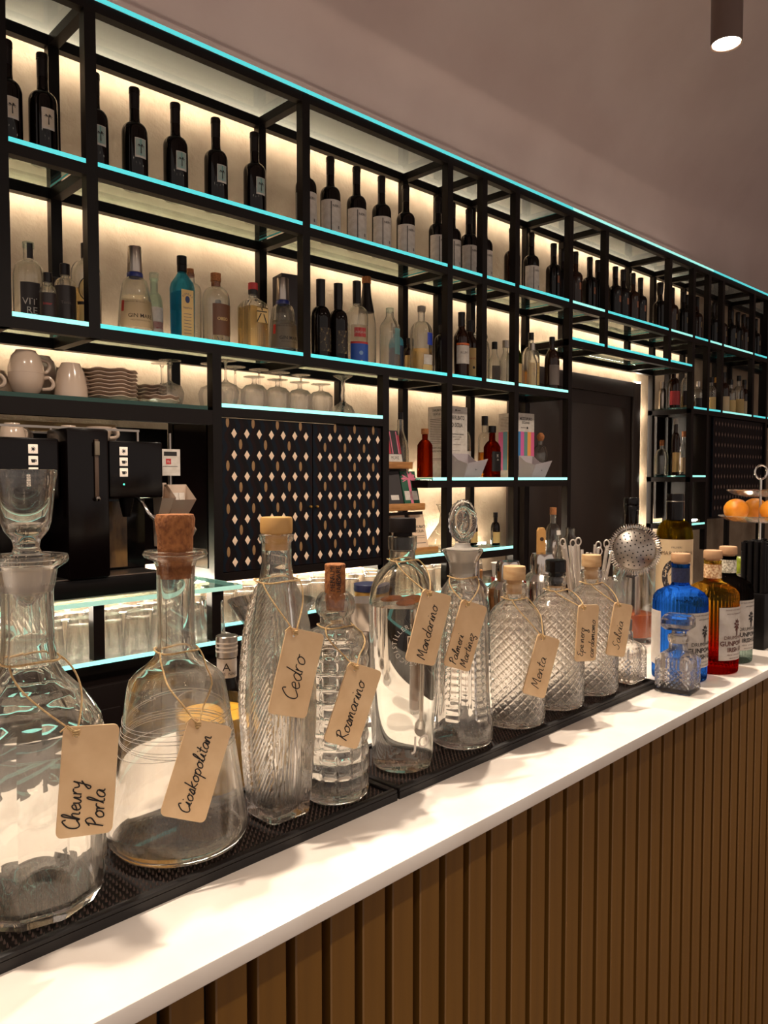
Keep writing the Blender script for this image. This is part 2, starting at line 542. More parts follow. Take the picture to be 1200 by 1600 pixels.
for x in (1.30, 2.035):
    bx(shelf, 'post', x - PW, x + PW, YF, YF + 0.032, 0.99, Z3 - GT - RH, M_METAL)
    bx(shelf, 'back_post', x - PW, x + PW, YB - 0.03, YB, 0.99, Z3 - GT - RH, M_METAL)

def level(z, xs, glass_breaks=None, lit=M_EDGE, rail=RH, led=None, back=True, proud=0.0, pale=()):
    x0, x1 = xs[0], xs[-1]
    bx(shelf, 'front_rail', x0 - PW, x1 + PW, YF + 0.0005, YF + 0.030, z - GT - rail, z - GT, M_RAIL2)
    if back: bx(shelf, 'back_rail', x0 - PW, x1 + PW, YB - 0.028, YB + 0.0005, z - GT - RH, z - GT + 0.002, M_METAL)
    for x in xs: bx(shelf, 'cross_rail', x - PW + 0.001, x + PW - 0.001, YF + 0.030, YB - 0.028, z - GT - RH, z - GT - 0.0005, M_RAIL2)
    gb = glass_breaks or xs
    for i, (a, b) in enumerate(zip(gb[:-1], gb[1:])):
        ga = PW + 0.001 if not glass_breaks else 0.0015
        g = bx(shelf, 'glass_shelf', a + ga, b - ga, YF - proud + 0.003, YB - 0.03, z - GT + 0.0002, z, G_SHELF)
        e = bx(g, 'glass_edge', a + ga, b - ga, YF - proud, YF - proud + 0.0029, z - GT + 0.0002, z, (M_EDGEP if i in pale else lit))
        if lit is not M_EDGED: bx(g, 'glass_edge', b - ga, b - ga + 0.0008, YF - proud + 0.004, YB - 0.03, z - GT + 0.004, z - 0.003, mat('side_edge', (70, 150, 146), 0.2, emit=0.35))  # side edge emission stands in for light piped through the pane
    for (a, b, m) in (led or []):
        bx(shelf, 'led_strip', a, b, YB + 0.0008, YB + 0.004, z - GT - 0.010, z - GT + 0.002, m)

X2 = [-0.06, 0.68, 0.913, 1.657, 2.40, 2.624, 2.857, 3.295, 3.63, 4.343, 4.66, 4.88, 5.09, 5.61, 5.87, 6.5]
level(ZT, X2, [-0.08, 1.66, 3.30, 4.92, 6.52], led=[(-0.06, 5.3, M_LED)], proud=0.004, pale=(2,))
level(Z2, X2, led=[(-0.06, 5.3, M_LED)], pale=(7, 9, 11, 12))
level(Z3, [-0.06, 0.68, 0.913, 1.657, 2.40, 2.624, 2.857, 3.295], led=[(-0.06, 3.25, M_LED)], pale=(0, 1, 5, 6))
level(Z3R, [4.66, 4.88, 5.09, 5.61, 5.87, 6.5], led=[(4.66, 4.74, M_LED)], pale=(2,))
level(ZL, [3.295, 3.63, 4.343, 4.66], led=[(3.3, 4.62, M_LED)])
level(ZCUP, [1.30, 2.035], lit=M_EDGEP, led=[], back=False, rail=0.028)
level(ZCUPL, [-0.06, 1.283], lit=M_EDGED, led=[], back=False, rail=0.045)
level(Z5, [2.285, 2.40, 2.857, 3.295], led=[(2.04, 3.22, M_LED)], lit=M_EDGEP)
level(1.464, [4.66, 4.88], led=[(4.66, 4.74, M_LED)], lit=M_EDGEP)
level(ZW, [2.035, 2.40, 2.857], led=[(2.04, 3.0, M_LEDB)], lit=M_EDGEP)
level(1.165, [4.66, 4.88], led=[(4.66, 5.4, M_LED)], lit=M_EDGEP)
# upright strip beside the door
bx(shelf, 'led_strip', 4.605, 4.612, WY - 0.03, WY - 0.003, 1.1, 2.06, M_LED)
# right end: dark backs behind the low bays
bx(shelf, 'back_panel', 4.78, 5.86, YB + 0.005, YB + 0.02, 1.18, 1.86, M_CABD)
bx(shelf, 'back_panel', -0.06, 1.284, YB + 0.005, YB + 0.02, 1.16, 1.612, M_GLOSSBLACK)
bx(shelf, 'back_panel', 1.284, 1.30, 2.14, YB - 0.04, 1.16, 1.63, M_GLOSSBLACK)

# patterned cupboards
def inlays(par, x0, x1, z0, z1, y, nd, px, pz, first):
    dm = mesh([(0, 0, 0.0155), (0.0105, 0, 0), (0, 0, -0.0155), (-0.0105, 0, 0), (0, -0.0012, 0)], [(0, 4, 1), (1, 4, 2), (2, 4, 3), (3, 4, 0)], False)
    dm.materials.append(mat('inlay_cream', (226, 196, 168), 0.5))
    pts = [(0.0062 * math.cos(a), 0, 0.0165 * math.sin(a)) for a in [2 * PI * k / 14 for k in range(14)]]
    om = mesh(pts + [(0, -0.0012, 0)], [((k + 1) % 14, 14, k) for k in range(14)], False)
    om.materials.append(mat('inlay_gold', (138, 104, 66), 0.45))
    return dm, om

M_PATT = None
def pattern_mat():
    m = mat('pattern_stripes', (24, 26, 32), 0.45, 0, 0.15)
    nt = m.node_tree; L = nt.links.new; b = nt.nodes['Principled BSDF']
    tc = nt.nodes.new('ShaderNodeTexCoord'); sx = nt.nodes.new('ShaderNodeSeparateXYZ'); L(tc.outputs['Object'], sx.inputs[0])
    def ma(op, a, bb=None):
        n = nt.nodes.new('ShaderNodeMath'); n.operation = op
        for i, q in enumerate((a, bb)):
            if q is None: continue
            if isinstance(q, (int, float)): n.inputs[i].default_value = q
            else: L(q, n.inputs[i])
        return n.outputs[0]
    wv = ma('MULTIPLY', ma('SINE', ma('MULTIPLY', sx.outputs[2], 2 * PI / 0.069)), 0.006)
    xx = ma('ADD', sx.outputs[0], wv)
    st = ma('FRACT', ma('MULTIPLY', xx, 1 / 0.0485))
    r = nt.nodes.new('ShaderNodeValToRGB'); r.color_ramp.interpolation = 'CONSTANT'
    e = r.color_ramp.elements
    e[0].position = 0; e[0].color = (*lin((10, 18, 27)), 1)
    e[1].position = 0.33; e[1].color = (*lin((24, 11, 11)), 1)
    k = e.new(0.62); k.color = (*lin((13, 8, 9)), 1)
    L(st, r.inputs[0]); L(r.outputs[0], b.inputs['Base Color'])
    return m
M_PATT = pattern_mat()
cab = thing('patterned_cupboard', 'dark cupboard with diamond and oval inlaid doors', 'cupboard', (1.317, 2.105, 1.118))
bx(cab, 'carcass', 1.317, 2.018, 2.128, 2.36, 1.118, 1.640, M_CABD)
bx(cab, 'frame_bottom', 1.317, 2.018, 2.106, 2.127, 1.118, 1.146, M_RAIL2)
dm, om = inlays(None, 0, 0, 0, 0, 0, 0, 0, 0, 0)
for (xa, xb, xd, nd) in ((1.319, 1.684, 1.3655, 7), (1.687, 2.016, 1.718, 7)):
    d = thing('door', '', '', (xa, 2.108, 1.148)); del d['label']; del d['category']
    d.location = (xa - 1.317, 0.003, 0.03); d.parent = cab
    link('door_panel', box_mesh(0, xb - xa, 0, 0.018, 0, 0.488), M_PATT, d)
    pitch = 0.0485 if xa < 1.6 else 0.0468
    for i in range(nd):
        for j in range(7):
            o = link('diamond_inlay', dm, None, d); o.location = (xd - xa + pitch * i, -0.0004, 1.591 - 0.069 * j - 1.148)
    for i in range(nd + 1):
        for j in range(7):
            if (i + j) % 2: continue
            x = xd - xa + pitch * (i - 0.5)
            if 0.008 < x < xb - xa - 0.008:
                o = link('oval_inlay', om, None, d); o.location = (x, -0.0004, 1.6255 - 0.069 * j - 1.148)
    kx = (xb - xa - 0.012) if xa < 1.6 else 0.014
    k = link('knob', mesh(*lathe([(0, 0), (0.004, 0.0), (0.005, 0.006), (0.0035, 0.010), (0, 0.011)], 12)), M_GOLD, d, (kx, -0.001, 0.20)); k.rotation_euler = (PI / 2, 0, 0)
cab2 = thing('patterned_cupboard', 'far dark cupboard with rows of tiny pale inlays beyond the door', 'cupboard', (4.90, 2.11, 1.18))
bx(cab2, 'carcass', 4.90, 5.85, 2.128, 2.36, 1.18, 1.845, M_CABD)
bx(cab2, 'door_panel', 5.0, 5.85, 2.115, 2.127, 1.19, 1.84, M_PATT)
P = []
for i in range(17):
    for j in range(9):
        x, z = 0.14 + i * 0.0485, 0.07 + j * 0.069
        P.append(([(x, 0.003, z + 0.0155), (x + 0.0105, 0.003, z), (x, 0.003, z - 0.0155), (x - 0.0105, 0.003, z)], [(0, 3, 2, 1)]))
o = link('inlay_rows', mesh(*join(P), smooth=False), mat('inlay_cream_shaded', (120, 98, 86), 0.5), cab2); o['kind'] = 'stuff'  # same cream inlay, with the far end's dimmer light put into its colour

# base cabinets and the worktop under the coffee machine
base = thing('base_cabinet', 'dark low base cabinet under the coffee machine', 'cabinet', (-0.06, 1.86, 0))
bx(base, 'carcass', -0.06, 1.225, 1.872, WY - 0.002, 0.0, 0.985, M_CABD)
for k in range(4):
    x = -0.05 + k * 0.318
    d = bx(base, 'door', x, x + 0.31, 1.856, 1.871, 0.08, 0.93, M_CABD, 0.003)
    bx(d, 'door_panel', x + 0.04, x + 0.27, 1.850, 1.8558, 0.14, 0.87, M_CABD, 0.002)
base2 = thing('base_cabinet', 'dark low base cabinet under the patterned cupboard', 'cabinet', (1.23, 2.08, 0))
bx(base2, 'carcass', 1.23, 3.27, 2.092, WY - 0.002, 0.0, 0.975, M_CABD)
for k in range(5):
    x = 1.24 + k * 0.405
    d = bx(base2, 'door', x, x + 0.395, 2.076, 2.091, 0.08, 0.93, M_CABD, 0.003)
    bx(d, 'door_panel', x + 0.04, x + 0.355, 2.070, 2.0758, 0.14, 0.87, M_CABD, 0.002)
wt = thing('glass_worktop', 'glass worktop over upturned tumblers, below the coffee machine', 'worktop', (-0.06, 1.85, 0.985))
g = bx(wt, 'glass_top', -0.06, 1.222, 1.853, 2.36, 1.133, 1.145, G_SHELF)
bx(g, 'glass_edge', -0.06, 1.222, 1.850, 1.8529, 1.133, 1.145, mat('pale_green_edge', (170, 220, 205), 0.2, emit=0.35))  # edge emission stands in for light carried through the worktop glass
bx(g, 'glass_edge', 1.222, 1.2235, 1.853, 2.36, 1.133, 1.145, mat('pale_green_edge', (170, 220, 205), 0.2, emit=0.35))
bx(wt, 'steel_plate', -0.04, 1.03, 1.90, 2.30, 1.1452, 1.149, M_STEEL)
g = bx(wt, 'glass_bottom', -0.06, 1.222, 1.853, 2.36, 0.9855, 0.9955, G_SHELF)
bx(g, 'glass_edge', -0.06, 1.222, 1.850, 1.8529, 0.9855, 0.9955, M_EDGEP)
for x in (0.44, 0.805, 1.14):
    bx(wt, 'post', x - 0.014, x + 0.014, 1.856, 1.884, 0.996, 1.1325, M_METAL)
bx(wt, 'led_strip', -0.06, 1.26, YB + 0.006, YB + 0.010, 1.10, 1.115, M_LEDB)
bx(wt, 'led_strip', -0.06, 1.20, 2.34, 2.345, 1.120, 1.130, M_LEDB)
tr = thing('glass_tray_shelf', 'low glass shelf of upturned tumblers under the patterned cupboard', 'shelf', (1.30, 2.1, 0.976))
g = bx(tr, 'glass_bottom', 1.32, 2.84, 2.10, 2.355, 0.9755, 0.9855, G_SHELF)
bx(g, 'glass_edge', 1.32, 2.84, 2.097, 2.0999, 0.9755, 0.9855, M_EDGEP)
bx(tr, 'led_strip', 1.30, 2.86, YB + 0.006, YB + 0.010, 1.08, 1.095, M_LEDB)
# ------------------------------------------------------------------ handwriting
GL = {
 'a': (1.05, [[(.9,.85),(.5,1),(.1,.6),(.2,.08),(.6,.15),(.9,.85),(.85,.2),(1.1,.1)]]),
 'c': (.9, [[(.85,.85),(.5,1),(.1,.5),(.4,0),(.95,.2)]]),
 'd': (1.05, [[(.85,.8),(.5,1),(.1,.5),(.4,0),(.8,.4),(1.05,2.1),(.85,.3),(1.1,.1)]]),
 'e': (.85, [[(.05,.4),(.7,.65),(.55,1),(.2,.8),(.15,.3),(.45,0),(.9,.25)]]),
 'h': (1.0, [[(0,.1),(.45,1.6),(.4,2.1),(.2,1.8),(.1,0),(.35,.8),(.7,.9),(.72,.15),(1.0,.1)]]),
 'i': (.55, [[(0,.1),(.3,1),(.25,.2),(.55,.1)], [(.4,1.45),(.46,1.55)]]),
 'k': (.95, [[(.3,2.1),(.1,0)], [(.85,1.1),(.2,.5),(.95,0)]]),
 'l': (.6, [[(0,.1),(.5,1.6),(.45,2.1),(.25,1.7),(.22,.2),(.6,.1)]]),
 'm': (1.35, [[(0,.9),(.08,0),(.2,.7),(.45,1),(.52,.1),(.65,.7),(.95,1),(1.02,.15),(1.3,.1)]]),
 'n': (1.0, [[(0,.9),(.08,0),(.25,.75),(.55,1),(.68,.15),(1.0,.1)]]),
 'o': (1.0, [[(.5,1),(.1,.6),(.25,.05),(.7,.15),(.85,.65),(.5,1),(.8,.85),(1.05,.9)]]),
 'p': (.95, [[(.15,1),(.05,-1)], [(.1,.6),(.5,1),(.85,.6),(.5,0),(.1,.2)]]),
 'r': (.72, [[(.08,.95),(.12,0)], [(.12,.55),(.35,.95),(.68,.95)]]),
 's': (.75, [[(0,.1),(.5,1.05),(.6,.35),(.35,0),(.1,.15),(.75,.1)]]),
 't': (.6, [[(.35,1.8),(.22,.2),(.6,.1)], [(-.05,1.15),(.65,1.2)]]),
 'u': (1.0, [[(0,.9),(.1,.2),(.4,.05),(.7,.9),(.72,.15),(1.0,.1)]]),
 'v': (.85, [[(0,.9),(.3,0),(.65,1.0),(.9,.85)]]),
 'y': (.95, [[(0,.9),(.2,.35),(.6,.5),(.75,1),(.45,-.9),(.1,-.7),(.95,.1)]]),
 'z': (.75, [[(0,1),(.65,1),(.05,.1),(.55,-.2),(.4,-.9),(-.05,-.5)]]),
 'C': (1.1, [[(1.0,1.6),(.75,2),(.15,1.3),(.15,.4),(.55,0),(1.15,.4)]]),
 'R': (1.15, [[(.15,0),(.3,2)], [(0,1.7),(.6,2.1),(.95,1.6),(.3,1.0),(1.15,0)]]),
 'M': (1.45, [[(0,0),(.2,1.9),(.6,.5),(1.05,1.95),(1.2,.1),(1.45,.1)]]),
 'P': (1.0, [[(.15,0),(.3,2)], [(0,1.6),(.6,2.1),(.95,1.5),(.3,.9)]]),
 'E': (1.05, [[(1,1.8),(.5,2),(.2,1.5),(.6,1.1),(.1,.6),(.4,0),(1.05,.3)]]),
 'S': (1.1, [[(1.1,1.8),(.7,2),(.35,1.4),(.75,.7),(.4,0),(-.15,.3)]]),
 '&': (1.0, [[(.9,.2),(.3,1.5),(.55,1.8),(.6,1.3),(.1,.4),(.4,0),(.9,.7)]]),
 ' ': (.6, []),
}
def script(word, x0, y0, s, wid=0.00105, slant=0.22):
    V, F, x = [], [], 0.0
    for ch in word:
        adv, strokes = GL[ch]
        for st in strokes:
            pts = curve_pts([(x + px + slant * py, py) for px, py in st], 4)
            pts = [(x0 + a * s, y0 + b * s) for a, b in pts]
            k = len(V)
            for i, p in enumerate(pts):
                q0, q1 = pts[max(i - 1, 0)], pts[min(i + 1, len(pts) - 1)]
                dx, dy = q1[0] - q0[0], q1[1] - q0[1]
                l = math.hypot(dx, dy) or 1
                V += [(p[0] - dy / l * wid / 2, p[1] + dx / l * wid / 2), (p[0] + dy / l * wid / 2, p[1] - dx / l * wid / 2)]
            for i in range(len(pts) - 1): F.append((k + 2*i, k + 2*i + 1, k + 2*i + 3, k + 2*i + 2))
        x += adv + 0.05
    return V, F
def script_len(word): return sum(GL[c_][0] + 0.05 for c_ in word)

TL, TW, TT = 0.082, 0.040, 0.0018
def plate_mesh():
    bm = bmesh.new()
    out, r = [], 0.0045
    for cx, cy, a0 in ((TW/2 - r, TL/2 - r, 0), (-TW/2 + r, TL/2 - r, 90), (-TW/2 + r, -TL/2 + r, 180), (TW/2 - r, -TL/2 + r, 270)):
        for k in range(5): out.append((cx + r * math.cos(R_(a0 + k * 22.5)), cy + r * math.sin(R_(a0 + k * 22.5))))
    hol = [(HOLE[0] + 0.0019 * math.cos(2*PI*k/10), HOLE[1] + 0.0019 * math.sin(2*PI*k/10)) for k in range(10)]
    es = []
    for loop in (out, hol):
        vs = [bm.verts.new((x, y, 0)) for x, y in loop]
        for i in range(len(vs)): es.append(bm.edges.new((vs[i], vs[(i + 1) % len(vs)])))
    bmesh.ops.triangle_fill(bm, edges=es, use_beauty=True)
    r2 = bmesh.ops.extrude_face_region(bm, geom=bm.faces[:])
    for v in r2['geom']:
        if isinstance(v, bmesh.types.BMVert): v.co.z = -TT
    bmesh.ops.recalc_face_normals(bm, faces=bm.faces)
    me = bpy.data.meshes.new('m'); bm.to_mesh(me); bm.free()
    return me
HOLE = (-TW/2 + 0.009, TL/2 - 0.0065)
PLATE = plate_mesh(); PLATE.materials.append(M_WOODTAG)
TAZ = R_(255)
def name_tag(label, base, outer, D, toff, zc, ang, lean, lines, zn, rn, spread=1.1, az=TAZ):
    """a plywood name tag leaning on the bottle whose base is at `base`, hung by twine from its neck"""
    n0 = Vector((math.cos(az), math.sin(az), 0)); Tt = Vector((-math.sin(az), math.cos(az), 0)); Z = Vector((0, 0, 1))
    n = n0 * math.cos(lean) + Z * math.sin(lean); W0 = Z * math.cos(lean) - n0 * math.sin(lean)
    Lx = W0 * math.cos(ang) + Tt * math.sin(ang); Wd = Tt * math.cos(ang) - W0 * math.sin(ang)
    ctr = Vector(base) + n0 * D + Tt * toff + Z * zc
    t = thing('name_tag', label, 'name tag', ctr, 0, 'handwritten wooden name tags')
    p = link('plate', PLATE, None, t)
    p.matrix_local = Matrix((Wd, Lx, n)).transposed().to_4x4()
    P = []
    for word, x0, y0, s in lines: P.append(on_plane(*script(word, x0, y0, s), (0, 0, 0), Lx, -Wd, 0.0003))
    link('handwriting', mesh(*join(P), smooth=False), M_INK, t)
    # twine
    hol = Wd * HOLE[0] + Lx * HOLE[1] + n * 0.001
    hw = ctr + hol
    rel = hw - Vector(base)
    azh = math.atan2(rel.y, rel.x); rh = math.hypot(rel.x, rel.y); zh = rel.z
    V = []
    o = Vector(base) - ctr
    ring = [tuple(o + Vector(((rn + 0.0014) * math.cos(a), (rn + 0.0014) * math.sin(a), zn + 0.001 * math.sin(3 * a)))) for a in [2*PI*k/24 for k in range(24)]]
    V.append(tube(ring, 0.0009, 6, True))
    for sgn in (-1, 1):
        pts = []
        for k in range(15):
            u = k / 14
            a = azh + sgn * spread * (1 - u) ** 1.3; z = zn + (zh - zn) * (u ** 1.15)
            r = max(min(rad_at(outer, z), 0.08) + 0.0016, rn + 0.0014 + (rh + 0.0005 - rn) * u)
            if u > 0.999: r = rh + 0.0008
            pts.append(tuple(o + Vector((r * math.cos(a), r * math.sin(a), z))))
        V.append(tube(pts, 0.0008, 6))
    for k in range(3):
        cc = hol + n * 0.002 + W0 * (0.001 + 0.0016 * k)
        V.append(tube([tuple(cc + Tt * 0.0022 * math.cos(b) + n * 0.0014 * math.sin(b)) for b in [2*PI*j/8 for j in range(8)]], 0.0008, 5, True))
    e0 = hol + n * 0.003 + W0 * 0.003
    V.append(tube([tuple(e0), tuple(e0 - Tt * 0.006 + W0 * 0.006), tuple(e0 - Tt * 0.011 + W0 * 0.002)], 0.0007, 5))
    link('twine', mesh(*join(V)), M_TWINE, t)
    return t

def hero(name, label, base, outer, coarse, wall, tb, seg, rf, cat='decanter', glassm=None, angle=38):
    t = thing(name, label, cat, base)
    sh = [(0, 0.0)] + list(outer)
    inner = []
    for r, z in reversed(coarse):
        q = (max(r - wall, 0.003), max(z, tb), False)
        if inner and abs(inner[-1][0] - q[0]) + abs(inner[-1][1] - q[1]) < 1e-6: continue
        inner.append(q)
    link('body', mesh(*lathe(sh + inner + [(0, tb, False)], seg, rf), angle=angle), glassm or G_HERO, t)
    return t

# --- large facetted decanter with goblet stopper (left edge)
NF = 10
def facet(th, r, z):
    t = (th + 0.2) % (2 * PI / NF) - PI / NF
    k = 1.0 if z < 0.135 else max(0.0, 1 - (z - 0.135) / 0.03)
    if 0.17 < z < 0.25: k = 0.6
    f = math.cos(PI / NF) / math.cos(t)
    # scalloped arches cut into the facets
    dz = 0.0
    if 0.02 < z < 0.13:
        u = t / (PI / NF)
        for zc, s in ((0.036, 1), (0.088, -1)):
            d = z - zc - s * 0.012 * (1 - u * u)
            dz += -0.0006 * math.exp(-(d / 0.0030) ** 2)
    return r * (f * k + (1 - k)) + dz
A_c = [(0.049, 0), (0.056, 0.011), (0.0575, 0.016), (0.0575, 0.130), (0.0545, 0.143), (0.0487, 0.153), (0.0385, 0.1675), (0.027, 0.180), (0.0215, 0.190), (0.0195, 0.2095), (0.0195, 0.2477), (0.0225, 0.2655), (0.030, 0.2705), (0.031, 0.2735), (0.030, 0.2765), (0.0245, 0.2765)]
A_b = (0.2159, 0.630, MZ)
dec = hero('facetted_decanter', 'large facetted glass decanter with a goblet-shaped stopper', A_b, densify(A_c, 0.0022), A_c, 0.0042, 0.012, 100, facet, angle=16)
st = [(0, 0.236), (0.005, 0.237), (0.010, 0.243), (0.0145, 0.256), (0.0178, 0.2775), (0.0110, 0.2785), (0.0095, 0.283), (0.0105, 0.2885), (0.0160, 0.2955), (0.0185, 0.302), (0.0225, 0.336), (0.0236, 0.340), (0.0236, 0.3435), (0.0215, 0.3440), (0.0205, 0.337), (0.0165, 0.304), (0.012, 0.299), (0, 0.298)]
link('goblet_stopper', mesh(*lathe(st, 40)), G_HERO, dec)
link('ground_plug', mesh(*lathe([(0.0150, 0.2485), (0.0183, 0.270), (0.0188, 0.2702), (0.0155, 0.248)], 40)), G_FROST, dec)
name_tag('wooden tag handwritten Cheury Porla on the facetted decanter', A_b, A_c, 0.062, 0.0344, 0.1108, R_(5), R_(2),
         [('Cheury', -0.036, 0.004, 0.0062), ('Porla', -0.036, -0.013, 0.0062)], 0.194, 0.0215)

# --- conical decanter with fat cork
B_c = [(0.050, 0), (0.0575, 0.003), (0.0625, 0.010), (0.0635, 0.016), (0.0625, 0.022), (0.0535, 0.085), (0.0445, 0.146), (0.0425, 0.153), (0.037, 0.159), (0.029, 0.165), (0.0205, 0.173), (0.0172, 0.183), (0.0165, 0.195), (0.0172, 0.255), (0.0195, 0.262), (0.0275, 0.2655), (0.0292, 0.268), (0.0275, 0.271), (0.020, 0.272)]
B_b = (0.349, 0.6375, MZ)
con = hero('conical_decanter', 'cone-shaped clear glass decanter with a fat brown cork', B_b, B_c, B_c, 0.0032, 0.012, 72, None)
link('cork', mesh(*lathe([(0, 0.246), (0.0135, 0.246), (0.0155, 0.262), (0.0158, 0.272), (0.0160, 0.283), (0.0175, 0.292), (0.0180, 0.300), (0.0165, 0.304), (0, 0.3047)], 28)), M_CORK, con)
P = []
for z0, amp, ph in ((0.098, 0.004, 0.0), (0.101, 0.004, 0.4), (0.104, 0.004, 0.8), (0.107, 0.0, 0), (0.110, 0.0, 0), (0.094, 0.006, 2.2), (0.120, 0.006, 1.0), (0.123, 0.006, 1.2)):
    P.append(tube([((rad_at(B_c, z0 + amp * math.sin(a + ph)) + 0.0001) * math.cos(a), (rad_at(B_c, z0 + amp * math.sin(a + ph)) + 0.0001) * math.sin(a), z0 + amp * math.sin(a + ph)) for a in [2*PI*k/64 for k in range(64)]], 0.00035, 4, True))
link('etched_rings', mesh(*join(P)), G_FROST, con)
name_tag('wooden tag handwritten Cioskopolitan on the conical decanter', B_b, B_c, 0.058, 0.0022, 0.0856, R_(21), R_(9), [('Cioskopolitan', -0.036, -0.004, 0.0056)], 0.180, 0.0185)

# --- tall square ribbed bottle
def ribbed(th, r, z):
    s = (abs(math.cos(th)) ** 7 + abs(math.sin(th)) ** 7) ** (-1 / 7)
    k = min(1.0, max(0.0, (0.238 - z) / 0.03))
    x, y = math.cos(th), math.sin(th)
    d = 0.0
    if 0.022 < z < 0.236:
        e = min(1, (z - 0.022) / 0.006, (0.236 - z) / 0.01)
        if abs(x) > abs(y): c_ = y / abs(x) * r + z * 0.62     # diagonal ribs on the side faces
        else: c_ = x / abs(y) * r
        d = 0.0009 * e * math.sin(2 * PI * c_ / 0.0047)
    return r * (s * k + 1 - k) + d
C_c = [(0.0225, 0), (0.0245, 0.003), (0.0252, 0.015), (0.0282, 0.06), (0.0305, 0.115), (0.0292, 0.150), (0.0262, 0.185), (0.0205, 0.222), (0.0162, 0.242), (0.0148, 0.252), (0.0146, 0.272), (0.0150, 0.274), (0.0172, 0.276), (0.0172, 0.281), (0.0150, 0.282)]
C_b = (0.4511, 0.622, MZ)
rib = hero('ribbed_square_bottle', 'tall square bottle with diagonal and upright ribs', C_b, densify(C_c, 0.0022), C_c, 0.0032, 0.012, 200, ribbed, cat='bottle', angle=60)
link('stopper', mesh(*lathe([(0, 0.266), (0.0112, 0.266), (0.0112, 0.2822), (0.0155, 0.2826), (0.0160, 0.2845), (0.0160, 0.2965), (0.0150, 0.2985), (0, 0.2989)], 40, lambda th, r, z: r * (1 + (0.012 * math.sin(20 * th) if r > 0.0155 else 0)))), mat('tan_stopper', (206, 158, 92), 0.5), rib)
name_tag('wooden tag handwritten Cedro on the ribbed square bottle', C_b, [(r * 1.3 if z < 0.23 else r, z) for r, z in C_c], 0.041, 0.004, 0.1508, R_(16), R_(4), [('Cedro', -0.026, -0.006, 0.0085)], 0.236, 0.021)

# --- bottle with rows of moulded blocks, printed cork
def blocks(th, r, z):
    if 0.010 < z < 0.165:
        p = (z - 0.010) / 0.0158
        rowf = abs(math.sin(PI * p)) ** 0.6
        colf = abs(math.sin(7 * th)) ** 0.35
        return r - 0.0028 + 0.0028 * rowf * (0.35 + 0.65 * colf)
    return r
D_c = [(0.0305, 0), (0.0340, 0.004), (0.0355, 0.010), (0.0355, 0.162), (0.0340, 0.168), (0.0270, 0.1755), (0.0185, 0.180), (0.0160, 0.184), (0.0160, 0.191), (0.0195, 0.195), (0.0212, 0.2005), (0.0208, 0.207), (0.0185, 0.213), (0.0150, 0.2165)]
D_b = (0.5225, 0.6165, MZ)
blk = hero('block_relief_bottle', 'round bottle moulded in rows of small glass blocks with a printed cork', D_b, densify(D_c, 0.0020), D_c, 0.0042, 0.010, 140, blocks, cat='bottle', angle=50)
ck = link('cork', mesh(*lathe([(0, 0.1985), (0.0095, 0.1985), (0.0108, 0.214), (0.0110, 0.246), (0.0102, 0.2469), (0, 0.2469)], 24)), M_CORK, blk)
pr = []
for s_, az_, zz in (('PALM', R_(215), 0.238), ('ESARE', R_(250), 0.238), ('MEN', R_(218), 0.228), ('IARO', R_(252), 0.228)):
    v2, f2 = text_data(s_, 0.007)
    pr.append(on_cyl([(-y, x) for x, y in v2], f2, 0.0110, az_, zz - 0.002, 0.0003))
link('cork_print', mesh(*join(pr), smooth=False), M_INK, ck)
name_tag('wooden tag handwritten Rosmarino on the block-relief bottle', D_b, D_c, 0.0425, 0.0, 0.1065, R_(22), R_(2), [('Rosmarino', -0.036, -0.005, 0.0068)], 0.182, 0.0175)

# --- smooth round-shouldered bottle with black stopper and floating peel
E_c = [(0.0300, 0), (0.0335, 0.002), (0.0355, 0.010), (0.0368, 0.05), (0.0393, 0.180), (0.0392, 0.195), (0.0370, 0.2095), (0.0320, 0.2215), (0.0250, 0.2315), (0.0175, 0.2380), (0.0150, 0.2405), (0.0148, 0.2533), (0.0166, 0.2540), (0.0168, 0.2690), (0.0150, 0.2697)]
E_b = (0.6348, 0.6275, MZ)
rnd = hero('round_shouldered_bottle', 'smooth round-shouldered clear bottle with a black stopper', E_b, E_c, [q for q in E_c if q[1] >= 0.18], 0.0028, 0.190, 64, None, cat='bottle', glassm=glass('filled_bottle_glass', (252, 251, 247), 1.37, 0.10, 0.012))
link('stopper', mesh(*lathe([(0, 0.252), (0.0110, 0.252), (0.0110, 0.2740), (0.0152, 0.2742), (0.0157, 0.2755), (0.0157, 0.289), (0.0148, 0.2905), (0, 0.2908)], 32)), mat('charred_stopper', (24, 15, 12), 0.6, 0, 0.2), rnd)
for k, (px_, py_, pz, sx) in enumerate(((-0.012, -0.018, 0.1925, 0.016), (0.008, -0.016, 0.1935, 0.013), (0.016, -0.002, 0.1925, 0.012), (-0.004, 0.012, 0.1925, 0.014))):
    v2, f2 = lathe([(0, 0), (sx * 0.8, 0.0005), (sx, 0.003), (sx * 0.7, 0.0055), (0, 0.0068)], 14, lambda th, r, z: r * (1 + 0.22 * math.sin(2 * th + k) + 0.12 * math.sin(5 * th)))
    link('peel', mesh([(x * 1.0, y * 0.6, z) for x, y, z in v2], f2), mat('orange_peel', (205, 128, 72), 0.6), rnd, (px_, py_, pz))
P = []
def arc_text(s_, size, rad, a0, a1):
    out = []
    for i, ch in enumerate(s_):
        a = a0 + (a1 - a0) * i / (len(s_) - 1)
        v2, f2 = text_data(ch, size)
        ca, sa = math.cos(a - PI / 2), math.sin(a - PI / 2)
        out.append(([(rad * math.cos(a) + x * ca - y * sa, rad * math.sin(a) + x * sa + y * ca) for x, y in v2], f2))
    return join(out)
RE = lambda z: rad_at(E_c, z)
